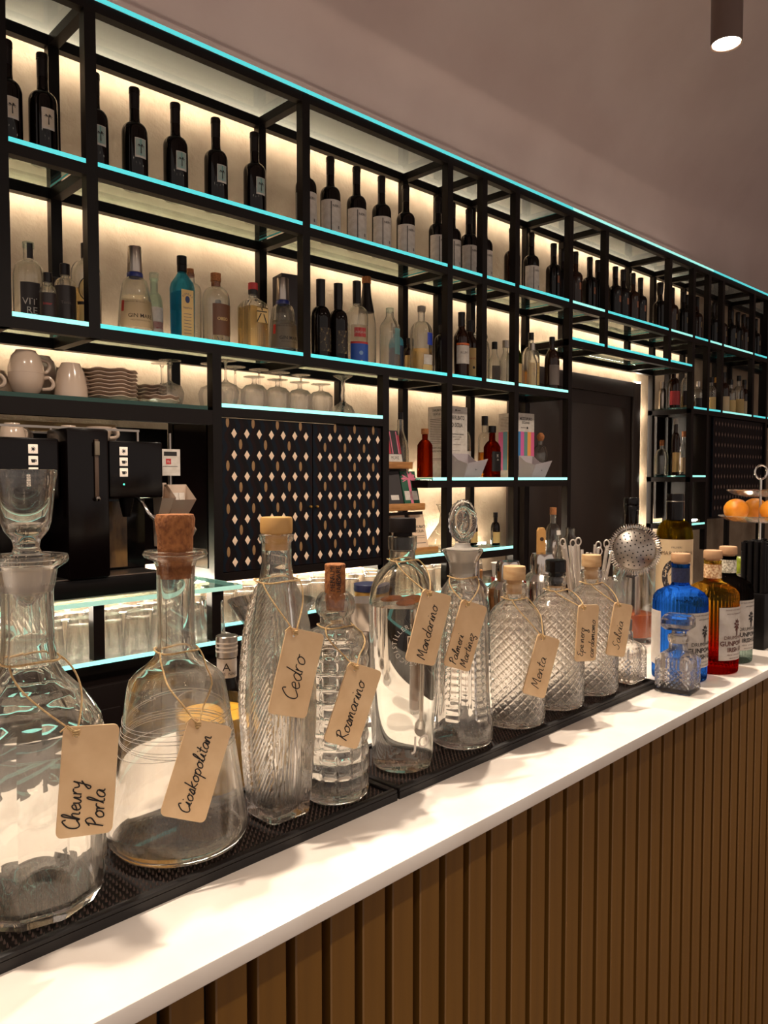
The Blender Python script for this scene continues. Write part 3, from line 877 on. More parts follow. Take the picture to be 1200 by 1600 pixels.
for (s_, a0, a1) in (('DISTILLERIA', R_(215), R_(85)), ('CATANIA', R_(235), R_(320))):
    v2, f2 = arc_text(s_, 0.0075, 0.021 if a1 < a0 else 0.021, a0, a1)
    P.append(on_cyl(v2, f2, RE, R_(243), 0.150, 0.0006))
v2, f2 = text_data('JO', 0.022, 'CENTER', 0.01)
P.append(on_cyl(v2, f2, RE, R_(262), 0.036, 0.0008))
sh = [(-0.007, 0.010), (0.007, 0.010), (0.007, -0.003), (0, -0.012), (-0.007, -0.003)]
for i in range(5):
    a, b = sh[i], sh[(i + 1) % 5]
    P.append(on_cyl(*poly2([a, b, (b[0] * 0.82, b[1] * 0.85), (a[0] * 0.82, a[1] * 0.85)]), RE, R_(243), 0.150, 0.0006))
M_EMB = mat('raised_glass_white', (216, 206, 194), 0.25)
link('embossed_lettering', mesh(*join(P[:2]), smooth=False), M_EMB, rnd)
link('embossed_monogram', mesh(*P[2], smooth=False), M_EMB, rnd)
link('embossed_shield', mesh(*join(P[3:]), smooth=False), M_EMB, rnd)
name_tag('wooden tag handwritten Mandarino on the round-shouldered bottle', E_b, E_c, 0.046, 0.0076, 0.169, R_(16), R_(-1), [('Mandarino', -0.036, -0.005, 0.0066)], 0.242, 0.0165)

# --- bell-shaped ladder decanter with ornate stopper
def ladder(th, r, z):
    if 0.03 < z < 0.19:
        t = (th + 0.15) % (PI / 3) - PI / 6
        e = min(1, (z - 0.03) / 0.008, (0.19 - z) / 0.008)
        if abs(t) < 0.24: return r + e * (0.0013 * abs(math.sin(PI * z / 0.0088)) - 0.0002)
        u = (abs(t) - 0.24) / 0.28
        return r - e * 0.0022 * math.cos(u * PI / 2)
    return r
F_c = [(0.0340, 0), (0.0380, 0.003), (0.0400, 0.010), (0.0402, 0.026), (0.0385, 0.042), (0.0365, 0.066), (0.0350, 0.115), (0.0340, 0.160), (0.0315, 0.1800), (0.0255, 0.1975), (0.0185, 0.2080), (0.0165, 0.2125), (0.0163, 0.2220), (0.0178, 0.2300), (0.0235, 0.2400), (0.0262, 0.2445), (0.0262, 0.2465), (0.0240, 0.2470)]
F_b = (0.7457, 0.630, MZ)
bell = hero('bell_decanter', 'bell-shaped decanter with ladder ribs and an ornate glass stopper', F_b, densify(F_c, 0.0017), F_c, 0.0034, 0.010, 150, ladder, angle=50)
link('stopper_plug', mesh(*lathe([(0, 0.213), (0.0125, 0.213), (0.0155, 0.232), (0.0215, 0.2475), (0.0120, 0.249), (0.0098, 0.252), (0.0098, 0.2545), (0, 0.2548)], 32)), G_FROST, bell)
def knob(th, r, z):
    return r
V, F = [], []
nn, mm = 40, 26
for i in range(mm + 1):
    ph = PI * i / mm
    for j in range(nn):
        th = 2 * PI * j / nn
        e = 1.0
        x, z = 0.0185 * math.sin(ph), 0.028 * math.cos(ph)
        rim = max(0.0, 1 - abs(math.sin(th) * math.sin(ph)) / 0.55)
        e += 0.05 * rim * math.sin(22 * ph) * (1 if abs(math.cos(th)) > 0.3 else 0)
        yd = 0.0100 * math.sin(ph)
        dent = 0.55 * math.exp(-((math.cos(th) * math.sin(ph)) / 0.42) ** 2 - (math.cos(ph) / 0.55) ** 2)
        lx, ly, lz = x * math.cos(th) * e, yd * math.sin(th) * (1 - dent), z * (1 + 0.03 * rim * math.sin(22 * ph)) + 0.282
        ca, sa = math.cos(R_(-38)), math.sin(R_(-38))
        V.append((lx * ca - ly * sa, lx * sa + ly * ca, lz))
for i in range(mm):
    for j in range(nn):
        k = (j + 1) % nn
        F.append((i * nn + j, (i + 1) * nn + j, (i + 1) * nn + k, i * nn + k))
link('stopper_knob', mesh(V, F), G_HERO, bell)
name_tag('wooden tag handwritten Palmeri Martinez on the bell-shaped decanter', F_b, F_c, 0.042, -0.0237, 0.1461, R_(19), R_(0), [('Palmeri', -0.037, 0.003, 0.0056), ('Martinez', -0.037, -0.0125, 0.0056)], 0.212, 0.0175)

# --- three diamond-cut apothecary bottles
def diamond(th, r, z):
    if 0.004 < z < 0.158:
        e = min(1, (z - 0.004) / 0.004, (0.158 - z) / 0.03)
        a, b = 10 * th + 235 * z, 10 * th - 235 * z
        k = min(abs(math.sin(a)), abs(math.sin(b)))
        return r - 0.0006 * e + 0.0013 * e * math.exp(-(k / 0.24) ** 2)
    return r
Gc = [(0.0390, 0), (0.0420, 0.003), (0.0428, 0.008), (0.0428, 0.112), (0.0422, 0.124), (0.0398, 0.138), (0.0350, 0.149), (0.0275, 0.159), (0.0195, 0.1655), (0.0155, 0.169), (0.0150, 0.179), (0.0168, 0.1805), (0.0168, 0.1905), (0.0150, 0.192)]
gpts = densify(Gc, 0.0011)
sh = [(0, 0.0)] + gpts
inner = []
for r, z in reversed(Gc):
    q = (max(r - 0.0032, 0.003), max(z, 0.009), False)
    if inner and abs(inner[-1][0] - q[0]) + abs(inner[-1][1] - q[1]) < 1e-6: continue
    inner.append(q)
GME = mesh(*lathe(sh + inner + [(0, 0.009, False)], 240, diamond), angle=60); GME.materials.append(G_HERO)
beech = [(0, 0.178), (0.0104, 0.178), (0.0108, 0.1970), (0.0146, 0.1972), (0.0153, 0.1985), (0.0153, 0.2140), (0.0145, 0.2157), (0, 0.2157)]
tall = [(r, z if z < 0.2 else z + 0.001) for r, z in beech]
CAPME = mesh(*lathe(beech, 28)); CAPME.materials.append(M_WOODCAP)
BLKME = mesh(*lathe(beech, 12), angle=20)
for (bp, lab, me, cm) in (((0.8615, 0.6345, MZ), 'diamond-cut bottle with a beech stopper, nearest of three alike', CAPME, None),
                      ((0.9713, 0.6405, MZ), 'diamond-cut bottle with a shiny black stopper, middle of three alike', BLKME, M_GLOSSBLACK),
                      ((1.0760, 0.6435, MZ), 'diamond-cut bottle with a beech stopper, farthest of three alike', CAPME, None)):
    t = thing('diamond_cut_bottle', lab, 'bottle', bp, 0, 'diamond-cut bottles')
    link('body', GME, None, t); cp = link('stopper', me, cm, t)
    if cm is not None: link('stopper_plug', mesh(*lathe(cyl(0.0100, 0.1745, 0.1779), 20)), M_WOODCAP, t)
name_tag('wooden tag handwritten Menta on the nearest diamond-cut bottle', (0.8615, 0.6345, MZ), Gc, 0.046, 0.0103, 0.085, R_(19), R_(0), [('Menta', -0.030, -0.005, 0.0080)], 0.172, 0.0168)
name_tag('wooden tag handwritten Epe nero and cardamomo on the black-stoppered diamond-cut bottle', (0.9713, 0.6405, MZ), Gc, 0.046, 0.0203, 0.1123, R_(4), R_(0), [('Epe nero', -0.034, 0.006, 0.0056), ('&', 0.0, -0.004, 0.0050), ('cardamomo', -0.037, -0.0145, 0.0056)], 0.172, 0.0168)
name_tag('wooden tag handwritten Salvia on the farthest diamond-cut bottle', (1.0760, 0.6435, MZ), Gc, 0.046, 0.0158, 0.1025, R_(12), R_(0), [('Salvia', -0.030, -0.005, 0.0078)], 0.172, 0.0168)

# --- square cut-crystal decanter and its capped neighbour
def cut_sq(th, r, z):
    s = (abs(math.cos(th)) ** 10 + abs(math.sin(th)) ** 10) ** (-0.1)
    k = min(1.0, max(0.0, (0.066 - z) / 0.012))
    d = 0
    if 0.006 < z < 0.056:
        x, y = math.cos(th), math.sin(th)
        c_ = (y / abs(x) if abs(x) > abs(y) else x / abs(y)) * r
        if z < 0.042: d = -0.0016 * abs(math.sin(PI * (c_ + z) / 0.0082)) * abs(math.sin(PI * (c_ - z) / 0.0082))
        else: d = -0.0014 * abs(math.sin(PI * c_ / 0.0082))
    return r * (s * k + 1 - k) + d
K_c = [(0.0285, 0), (0.0300, 0.002), (0.0300, 0.052), (0.0270, 0.059), (0.0200, 0.064), (0.0150, 0.068), (0.0145, 0.080), (0.0165, 0.083), (0.0165, 0.090), (0.0150, 0.092)]
kk = hero('square_crystal_decanter', 'small square cut-crystal decanter with a block stopper', (1.2179, 0.566, 1.1), densify(K_c, 0.0016), K_c, 0.0035, 0.008, 256, cut_sq, angle=50)
kk.rotation_euler = (0, 0, R_(8))
link('block_stopper', mesh(*lathe([(0, 0.078), (0.0100, 0.078), (0.0105, 0.0935), (0.0100, 0.0985), (0.0190, 0.1015), (0.0240, 0.1060), (0.0240, 0.1180), (0.0200, 0.1245), (0, 0.1255)], 48, lambda th, r, z: r * (1.0 if r < 0.015 else (abs(math.cos(th)) ** 5 + abs(math.sin(th)) ** 5) ** (-0.2)) * (1 + (0.03 * math.sin(24 * th) if 0.102 < z < 0.122 else 0))), angle=20), G_HERO, kk)
link('plug_sleeve', mesh(*lathe([(0.0108, 0.079), (0.0128, 0.0915), (0.0133, 0.0915), (0.0112, 0.079)], 24)), G_FROST, kk)
jj = hero('square_crystal_bottle', 'small square cut-glass bottle with a silver cap at the mat end', (1.175, 0.640, MZ), densify(K_c[:7] + [(0.0125, 0.0825)], 0.0016), K_c[:7] + [(0.0125, 0.0825)], 0.0035, 0.008, 256, cut_sq, cat='bottle', angle=50)
jj.rotation_euler = (0, 0, R_(3))
link('cap', mesh(*lathe(cyl(0.0132, 0.083, 0.1015), 24)), M_STEEL, jj)

# --- three ribbed gin bottles with white labels
def glass_ramp(name, stops, clear=0.55):
    m = glass(name, (255, 255, 255), 1.4, clear)
    nt = m.node_tree; L = nt.links.new
    tc = nt.nodes.new('ShaderNodeTexCoord'); sx = nt.nodes.new('ShaderNodeSeparateXYZ'); r = nt.nodes.new('ShaderNodeValToRGB'); mu = nt.nodes.new('ShaderNodeMath')
    mu.operation = 'MULTIPLY'; mu.inputs[1].default_value = 1 / 0.16
    L(tc.outputs['Object'], sx.inputs[0]); L(sx.outputs[2], mu.inputs[0]); L(mu.outputs[0], r.inputs[0])
    e = r.color_ramp.elements
    e[0].position = stops[0][0]; e[0].color = (*lin(stops[0][1]), 1); e[1].position = stops[-1][0]; e[1].color = (*lin(stops[-1][1]), 1)
    for p_, c_ in stops[1:-1]: e.new(p_).color = (*lin(c_), 1)
    for n in nt.nodes:
        if n.type in ('BSDF_GLASS', 'BSDF_TRANSPARENT'): L(r.outputs[0], n.inputs['Color'])
    return m
G_BLUE = glass_ramp('blue_gin_glass', [(0, (110, 178, 246)), (1, (96, 160, 236))], 0.30)
G_GOLD = glass_ramp('red_gold_gin_glass', [(0, (232, 66, 46)), (0.25, (232, 66, 36)), (0.62, (252, 190, 80)), (0.85, (255, 232, 128)), (1, (255, 238, 160))], 0.45)
G_SMOKE = glass_ramp('smoke_gin_glass', [(0, (200, 214, 208)), (0.3, (150, 156, 152)), (0.8, (80, 74, 72)), (1, (66, 60, 60))])
def fluted(th, r, z):
    if 0.006 < z < 0.137 and r > 0.03: return r - 0.0017 * abs(math.sin(22 * th)) ** 1.5
    return r
L_c = [(0.0420, 0), (0.0452, 0.002), (0.0460, 0.007), (0.0460, 0.134), (0.0448, 0.1425), (0.0390, 0.1505), (0.0270, 0.1575), (0.0170, 0.1615), (0.0148, 0.166), (0.0146, 0.196), (0.0154, 0.1975), (0.0154, 0.1995)]
GINME = mesh(*lathe([(0, 0.0)] + L_c + [(0, 0.1995)], 180, fluted), angle=60)
for (bp, lab, gm, bandc, nm) in (((1.300, 0.602, 1.1), 'bright blue fluted gin bottle with a cream label', G_BLUE, (18, 24, 60), 'blue'),
                           ((1.397, 0.587, 1.1), 'gold and red fluted gin bottle with a cream label', G_GOLD, (206, 150, 100), 'gold'),
                           ((1.497, 0.600, 1.1), 'smoky grey fluted gin bottle with a cream label', G_SMOKE, (170, 162, 140), 'smoke')):
    t = thing('gin_bottle', lab, 'bottle', bp, 0, 'fluted gin bottles')
    me = GINME.copy(); me.materials.clear(); me.materials.append(gm)
    link('body', me, None, t)
    link('stopper', mesh(*lathe([(0, 0.1998), (0.0125, 0.1998), (0.0130, 0.2025), (0.0158, 0.2030), (0.0164, 0.2042), (0.0160, 0.2165), (0.0150, 0.2178), (0, 0.2180)], 28)), mat('kraft_stopper', (190, 146, 106), 0.7), t)
    bm_ = noisy('neck_band_' + nm, bandc, tuple(min(255, v_ + (70 if nm != 'blue' else 12)) for v_ in bandc), (240, 240, 240), 0.5, lo=0.45, hi=0.55)
    link('neck_band', mesh(*patch(0.0149, 0.168, 0.193, 0, PI, 28, 0.0004)), bm_, t)
    lb = link('label', mesh(*patch(0.0462, 0.026, 0.120, R_(276), R_(58), 30, 0.0006)), M_PAPER, t); lb['label'] = 'cream paper label with black lettering'
    link('label', mesh(*patch(0.0462, 0.026, 0.120, R_(140), R_(24), 12, 0.0006)), M_PAPER, t)
    ink = M_INK if nm != 'gold' else mat('maroon_ink', (92, 40, 28), 0.6)
    P = []
    Rr = 0.0470
    for s_, sz, zz, bo in (('DRUMSHANBO', 0.0090, 0.066, 0), ('GUNPOWDER', 0.0118, 0.0555, 0.02), ('IRISH GIN', 0.0112, 0.0445, 0.02), ('DISTILLED WITH ORIENTAL BOTANICALS', 0.0030, 0.1155, 0), ('WITH CALIFORNIAN ORANGE CITRUS' if nm == 'gold' else 'WITH GUNPOWDER TEA', 0.0030, 0.1085, 0),
                           ('43% vol.   DISTILLED IN IRELAND', 0.0034, 0.0355, 0), ('FROM THE CURIOUS MIND', 0.0033, 0.0295, 0)):
        v2, f2 = text_data(s_, sz, 'CENTER', bo)
        P.append(on_cyl(v2, f2, Rr, R_(266), zz, 0.0004))
    em = []
    for a in range(9):
        an = 2 * PI * a / 9
        em.append(on_cyl(*poly2([(0.0055 * math.cos(an - .28), 0.0085 * math.sin(an - .28)), (0.0092 * math.cos(an), 0.0120 * math.sin(an)), (0.0055 * math.cos(an + .28), 0.0085 * math.sin(an + .28)), (0.002 * math.cos(an), 0.003 * math.sin(an))]), Rr, R_(264), 0.088, 0.0004))
    em.append(on_cyl(*poly2([(-0.0015, -0.020), (0.0015, -0.020), (0.002, 0.0), (-0.002, 0.0)]), Rr, R_(264), 0.090, 0.0004))
    lt = link('lettering', mesh(*join(P + em), smooth=False), ink, lb)
# ------------------------------------------------------------------ second row on the bar
CZ = 1.1002
# glass of yellow citrus juice
t = thing('juice_tumbler', 'squat glass of yellow citrus juice behind the conical decanter', 'glass', (0.452, 0.742, CZ))
tm = [(0.036, 0), (0.040, 0.003), (0.043, 0.095), (0.0432, 0.1)]
link('body', mesh(*lathe(hollow(tm, 0.0022, 0.008), 40)), G_THIN, t)
link('juice', mesh(*lathe([(0, 0.009), (0.0365, 0.009), (0.0400, 0.088), (0, 0.0882)], 36)), noisy('citrus_juice', (226, 176, 66), (206, 150, 40), (60, 60, 60), 0.3), t)
# small capped vermouth bottle
t = bottle('vermouth_bottle', 'small dark bottle with a striped silver screw cap and white neck label', (0.505, 0.800, CZ), 'verm',
    dict(outer=shoulder(0.026, 0.07, 0.105, 0.0115, 0.135, kind='slope'), glass=M_DARKGLASS, solid=True,
         caps=[('cap', cyl(0.0132, 0.132, 0.158), M_STEEL)] + [('cap_stripe', [(0.0133, 0.139 + 0.005 * k), (0.0135, 0.140 + 0.005 * k), (0.0133, 0.141 + 0.005 * k)], M_PAPER) for k in range(3)],
         labels=[(0.108, 0.131, R_(240), PI * 0.95, M_PAPER)],
         print=[T('A', 0.014, R_(236), 0.121, M_INK), T('ALPES  NALE', 0.005, R_(236), 0.113, M_INK)]))
# martini glass
t = thing('martini_glass', 'empty martini glass standing behind the ribbed bottle', 'glass', (0.612, 0.855, CZ))
mg = [(0, 0), (0.036, 0.0), (0.036, 0.0015), (0.006, 0.006), (0.0038, 0.014), (0.0036, 0.095), (0.006, 0.104), (0.060, 0.182), (0.0600, 0.183), (0.0590, 0.183), (0.004, 0.106), (0, 0.1045)]
link('body', mesh(*lathe(mg, 48)), G_THIN, t)
# jar with blue lid, steel bowl
t = thing('jam_jar', 'small jar with a dark blue screw lid and gold band', 'jar', (0.800, 0.862, CZ))
link('body', mesh(*lathe(hollow([(0.024, 0), (0.026, 0.003), (0.026, 0.150), (0.022, 0.160), (0.022, 0.168)], 0.002, 0.005), 28)), G_THIN, t)
link('contents', mesh(*lathe([(0, 0.006), (0.0232, 0.006), (0.0232, 0.140), (0, 0.140)], 24)), mat('brown_preserve', (120, 84, 56), 0.5), t)
link('lid', mesh(*lathe(cyl(0.0245, 0.176, 0.187), 28)), mat('navy_lid', (24, 30, 66), 0.3), t)
link('lid_band', mesh(*lathe(cyl(0.0240, 0.1685, 0.1758), 28)), M_GOLD, t)
t = thing('steel_bowl', 'round brushed steel bowl behind the printed cork', 'bowl', (0.735, 0.800, CZ))
link('foot', mesh(*lathe([(0, 0), (0.024, 0), (0.022, 0.006), (0.008, 0.012), (0.008, 0.120), (0.013, 0.132), (0, 0.132)], 24)), M_STEEL, t)
link('bowl', mesh(*lathe([(0, 0.1325), (0.018, 0.134), (0.030, 0.152), (0.034, 0.172), (0.0345, 0.176), (0.0335, 0.176), (0.029, 0.153), (0.017, 0.1355), (0, 0.1345)], 32)), M_STEEL, t)

# cocktail shakers
def shaker(loc, label, h, r, capped=True):
    t = thing('cocktail_shaker', label, 'shaker', loc, 0, 'chrome cocktail shakers')
    link('body', mesh(*lathe([(0, 0), (r * 0.72, 0), (r * 0.75, 0.004), (r, h * 0.66), (r, h * 0.68), (0, h * 0.68)], 32)), M_CHROME, t)
    link('shoulder', mesh(*lathe([(0, h * 0.6803), (r * 0.99, h * 0.6803), (r * 0.98, h * 0.74), (r * 0.7, h * 0.80), (r * 0.62, h * 0.81), (0, h * 0.81)], 32)), M_CHROME, t)
    link('cap', mesh(*lathe([(0, h * 0.8103), (r * 0.60, h * 0.8103), (r * 0.58, h * 0.96), (r * 0.5, h), (0, h)], 28)), M_CHROME, t)
shaker((1.051, 0.875, CZ), 'chrome cocktail shaker behind the bell-shaped decanter', 0.212, 0.034)
shaker((1.172, 0.878, CZ), 'chrome cocktail shaker behind the nearest diamond-cut bottle', 0.192, 0.040)
shaker((1.275, 0.870, CZ), 'chrome cocktail shaker behind the black stopper', 0.200, 0.042)
t = thing('wooden_cup', 'small turned wooden cup between the shakers', 'cup', (1.118, 0.925, CZ))
link('body', mesh(*lathe(hollow([(0.019, 0), (0.021, 0.004), (0.0225, 0.165), (0.0232, 0.176)], 0.003, 0.01), 28)), M_WOOD, t)
t = thing('stacked_paper_cups', 'red and white tall stacked cup tower by the shakers', 'cups', (1.232, 0.940, CZ))
for k in range(6):
    m_ = mat('red_cup', (176, 30, 30), 0.45) if k % 3 != 2 else M_PAPER
    link('cup', mesh(*lathe([(0, 0.001 + k * 0.030), (0.017, 0.001 + k * 0.030), (0.0195, 0.028 + k * 0.030), (0.0205, 0.0295 + k * 0.030), (0, 0.0295 + k * 0.030)], 24)), m_, t)
# crate-handled citrus press in wood
t = thing('wooden_tongs', 'pale wooden tongs standing upright behind the bottles', 'tongs', (1.384, 0.95, CZ))
v2 = [(-0.010, 0), (-0.004, 0), (-0.0035, 0.12), (0.0, 0.19), (0.0035, 0.12), (0.004, 0), (0.010, 0), (0.0115, 0.15), (0.0115, 0.236), (0.007, 0.242), (-0.007, 0.242), (-0.0115, 0.236), (-0.0115, 0.15)]
bm = bmesh.new(); vs = [bm.verts.new((x * 0.72 * 1.0, -0.006 - x * 0.0, z)) for x, z in v2]; fc = bm.faces.new(vs)
ex = bmesh.ops.extrude_face_region(bm, geom=[fc])
for v_ in ex['geom']:
    if isinstance(v_, bmesh.types.BMVert): v_.co.y += 0.012
bmesh.ops.recalc_face_normals(bm, faces=bm.faces)
me = bpy.data.meshes.new('m'); bm.to_mesh(me); bm.free()
o = link('tongs_body', me, mat('pale_wood', (206, 152, 84), 0.55), t); o.rotation_euler = (0, 0, R_(-40))
h_ = link('thumb_hole', mesh(*lathe(cyl(0.0042, -0.0004, 0.0004), 16)), mat('hole_dark', (60, 36, 18), 0.8), o, (0, -0.0062, 0.218)); h_.rotation_euler = (PI / 2, 0, 0)
# tall glass holding metal straws and spoons
sg = thing('straw_glass', 'tall glass full of metal straws beside the strainer', 'glass', (1.433, 0.868, CZ))
link('body', mesh(*lathe(hollow([(0.030, 0), (0.033, 0.003), (0.036, 0.128), (0.036, 0.13)], 0.002, 0.008), 36)), G_THIN, sg)
random.seed(3)
M_STRAW = mat('satin_steel', (206, 194, 182), 0.35, 0.55)
for k in range(17):
    a = 2 * PI * k / 17; r0, r1 = 0.013 + 0.010 * random.random(), 0.034 + 0.022 * random.random()
    p0 = Vector((r0 * math.cos(a), r0 * math.sin(a), 0.010)); p1 = Vector((r1 * math.cos(a), r1 * math.sin(a), 0.185 + 0.028 * random.random()))
    p1 = p0 + (p1 - p0)
    s = thing('metal_straw', 'metal straw standing in the tall straw glass', 'straw', Vector((1.433, 0.868, CZ)) + p0, 0, 'metal straws in the tall glass')
    d = p1 - p0
    if k % 3 == 0:
        ring = [tuple(d + Vector((0, 0, 0.008)) + Vector((0.004 * math.cos(b), -0.004 * math.cos(b), 0.008 * math.sin(b)))) for b in [2 * PI * j / 12 for j in range(12)]]
        link('loop_end', mesh(*tube(ring, 0.0016, 6, True)), M_STRAW, s)
    link('tube', mesh(*tube([(0, 0, 0), tuple(d * 0.5), tuple(d)], 0.0032, 8)), M_STRAW, s)
s = thing('bar_spoon', 'bar spoon leaning behind the black stopper', 'spoon', (1.345, 0.90, CZ))
link('handle', mesh(*tube([(0, 0, 0.0018), (0.008, 0, 0.10), (0.014, 0, 0.19)], 0.0018, 8)), M_CHROME, s)
v2, f2 = lathe([(0, 0.187), (0.004, 0.190), (0.0085, 0.204), (0.0075, 0.216), (0, 0.222)], 18)
link('bowl', mesh([(x + 0.0145 + (z - 0.19) * 0.05, y * 0.35, z) for x, y, z in v2], f2), M_CHROME, s)
# mixing glass and hawthorne strainer
mx = thing('mixing_glass', 'tall straight mixing glass holding the round strainer', 'glass', (1.523, 0.808, CZ))
link('body', mesh(*lathe(hollow([(0.040, 0), (0.043, 0.003), (0.0440, 0.158), (0.0438, 0.160)], 0.0026, 0.012), 48)), G_THIN, mx)
link('spirit', mesh(*lathe([(0, 0.0128), (0.0405, 0.0128), (0.0405, 0.060), (0, 0.060)], 40)), mat('copper_liquid', (176, 92, 52), 0.25), mx)
hs = thing('hawthorne_strainer', 'round perforated strainer with a coiled spring rim in the mixing glass', 'strainer', (1.523, 0.808, CZ + 0.160))
VA = R_(25) # facing the guests
n_ = Vector((-math.cos(VA), -math.sin(VA), 0.18)).normalized(); U = Vector((math.sin(VA), -math.cos(VA), 0)); W_ = n_.cross(U).normalized() if n_.cross(U).z > 0 else -n_.cross(U).normalized()
hc = Vector((0, 0, 0.036))
def hp(u, v, d=0.0): return tuple(hc + U * u + W_ * v + n_ * d)
V, F = [], []
rs = [0, 0.012, 0.024, 0.033, 0.039, 0.043]
for i, r in enumerate(rs):
    for j in range(40):
        a = 2 * PI * j / 40
        V.append(hp(r * math.cos(a), r * math.sin(a), 0.010 * (1 - (r / 0.043) ** 2)))
for i in range(len(rs) - 1):
    for j in range(40):
        k = (j + 1) % 40
        F.append((i * 40 + j, i * 40 + k, (i + 1) * 40 + k, (i + 1) * 40 + j))
link('disc', mesh(V, F), M_STEEL, hs)
P = []
for ring_r, cnt in ((0.010, 6), (0.019, 12), (0.028, 16), (0.0355, 20)):
    for j in range(cnt):
        a = 2 * PI * (j + 0.3 * ring_r * 100) / cnt
        cx, cy = ring_r * math.cos(a), ring_r * math.sin(a)
        d = 0.010 * (1 - (ring_r / 0.043) ** 2) + 0.0010
        P.append(([hp(cx + 0.0016 * math.cos(b), cy + 0.0016 * math.sin(b), d) for b in [2 * PI * q / 8 for q in range(8)]], [tuple(range(8))]))
o = link('perforations', mesh(*join(P), smooth=False), mat('hole_black', (12, 8, 6), 0.8), hs); o['kind'] = 'stuff'
pts = []
NC = 66
for j in range(NC * 6):
    a = 2 * PI * j / (NC * 6); b = 2 * PI * j / 6
    rr = 0.0490 + 0.0060 * math.cos(b)
    pts.append(hp(rr * math.cos(a), rr * math.sin(a), 0.0050 * math.sin(b)))
link('coil_spring', mesh(*tube(pts, 0.0013, 5, True)), M_CHROME, hs)
pl = thing('jigger_rod', 'flat pale metal bar standing inside the mixing glass', 'bar tool', (1.505, 0.790, CZ + 0.013))
bl(pl, 'blade', -0.008, 0.008, -0.002, 0.002, 0, 0.128, mat('pale_metal', (190, 176, 164), 0.4, 0.6), 0.001)
sgl = thing('small_tumbler', 'small clear tumbler with a handle by the mixing glass', 'glass', (1.372, 0.762, CZ))
link('body', mesh(*lathe(hollow([(0.022, 0), (0.024, 0.002), (0.0275, 0.150), (0.0275, 0.152)], 0.002, 0.006), 32)), G_THIN, sgl)
link('handle', mesh(*tube(curve_pts([(-0.024, 0.008, 0.150), (-0.032, 0.012, 0.170), (-0.038, 0.014, 0.150), (-0.034, 0.012, 0.11), (-0.027, 0.008, 0.10)], 5), 0.0028, 8)), G_THIN, sgl)

# two olive-oil style bottles
M_OIL = glass('olive_glass', (206, 192, 96), 1.45, 0.45)
t = bottle('liqueur_bottle', 'dark green bottle with a long black capsule and kraft label', (1.726, 0.815, CZ), 'oil2',
    dict(outer=shoulder(0.040, 0.215, 0.252, 0.0165, 0.300, kind='round'), glass=M_OIL, wall=0.003,
         caps=[('capsule', [(0, 0.2990), (0.0175, 0.2990), (0.0182, 0.248), (0.0192, 0.248), (0.0198, 0.285), (0.0198, 0.310), (0.019, 0.312), (0, 0.312)], M_GLOSSBLACK), ('capsule_ring', [(0.0199, 0.2935), (0.0203, 0.2945), (0.0199, 0.2955)], M_STEEL)],
         labels=[(0.06, 0.208, R_(215), R_(95), M_CREAM)],
         print=[T('PALMERI', 0.0060, R_(212), 0.190, M_GREYINK), T('AMARANUOVA', 0.0125, R_(212), 0.176, mat('brown_ink', (96, 70, 44), 0.6)), T('Amaro', 0.011, R_(214), 0.128, M_INK)]))
P = []
for k in range(24):
    a0, a1 = 2 * PI * k / 24, 2 * PI * (k + 1) / 24
    P.append(on_cyl([(0.020 * math.cos(a0), 0.028 * math.sin(a0)), (0.020 * math.cos(a1), 0.028 * math.sin(a1)), (0.034 * math.cos(a1), 0.042 * math.sin(a1)), (0.034 * math.cos(a0), 0.042 * math.sin(a0))], [(0, 3, 2, 1)], 0.040, R_(214), 0.122, 0.0010))
link('label_ring', mesh(*join(P), smooth=False), noisy('ring_print', (34, 28, 34), (150, 140, 132), (150, 150, 150), 0.6, lo=0.58, hi=0.62), t)
bottle('liqueur_bottle', 'dark bottle with a ridged black screw cap behind the strainer', (1.690, 0.905, CZ), 'oil1',
    dict(outer=shoulder(0.034, 0.20, 0.24, 0.0150, 0.275, kind='round'), glass=M_DARKGLASS, solid=True,
         caps=[('cap', [(0, 0.262), (0.0165, 0.262), (0.0165, 0.272), (0.018, 0.273), (0.018, 0.282), (0.0172, 0.283), (0.0180, 0.285), (0.0180, 0.300), (0.0165, 0.302), (0, 0.302)], M_GLOSSBLACK)]))
# black straw holder
t = thing('straw_holder', 'tall black box holding a bundle of black straws', 'straw holder', (1.622, 0.576, CZ), R_(2))
bl(t, 'box', -0.001, 0.110, -0.001, 0.052, 0.0, 0.115, M_BLACK, 0.003)
st_me = mesh(*lathe(hollow([(0.0052, 0), (0.0055, 0.001), (0.0055, 0.102)], 0.0012, 0.002), 10)); st_me.materials.append(mat('black_straw', (10, 5, 5), 0.5, 0, 0.2))
for i in range(9):
    for j in range(4):
        s = link('black_straw', st_me, None, None, Vector(t.location) + Matrix.Rotation(R_(2), 3, 'Z') @ Vector((0.006 + i * 0.012, 0.0065 + j * 0.0125, 0.1152)), 0)
        s.scale = (1, 1, 0.93 + 0.1 * random.random())
        tag(s, 'black straw in the bundle above the black box', 'straw', 'black straws in the box')

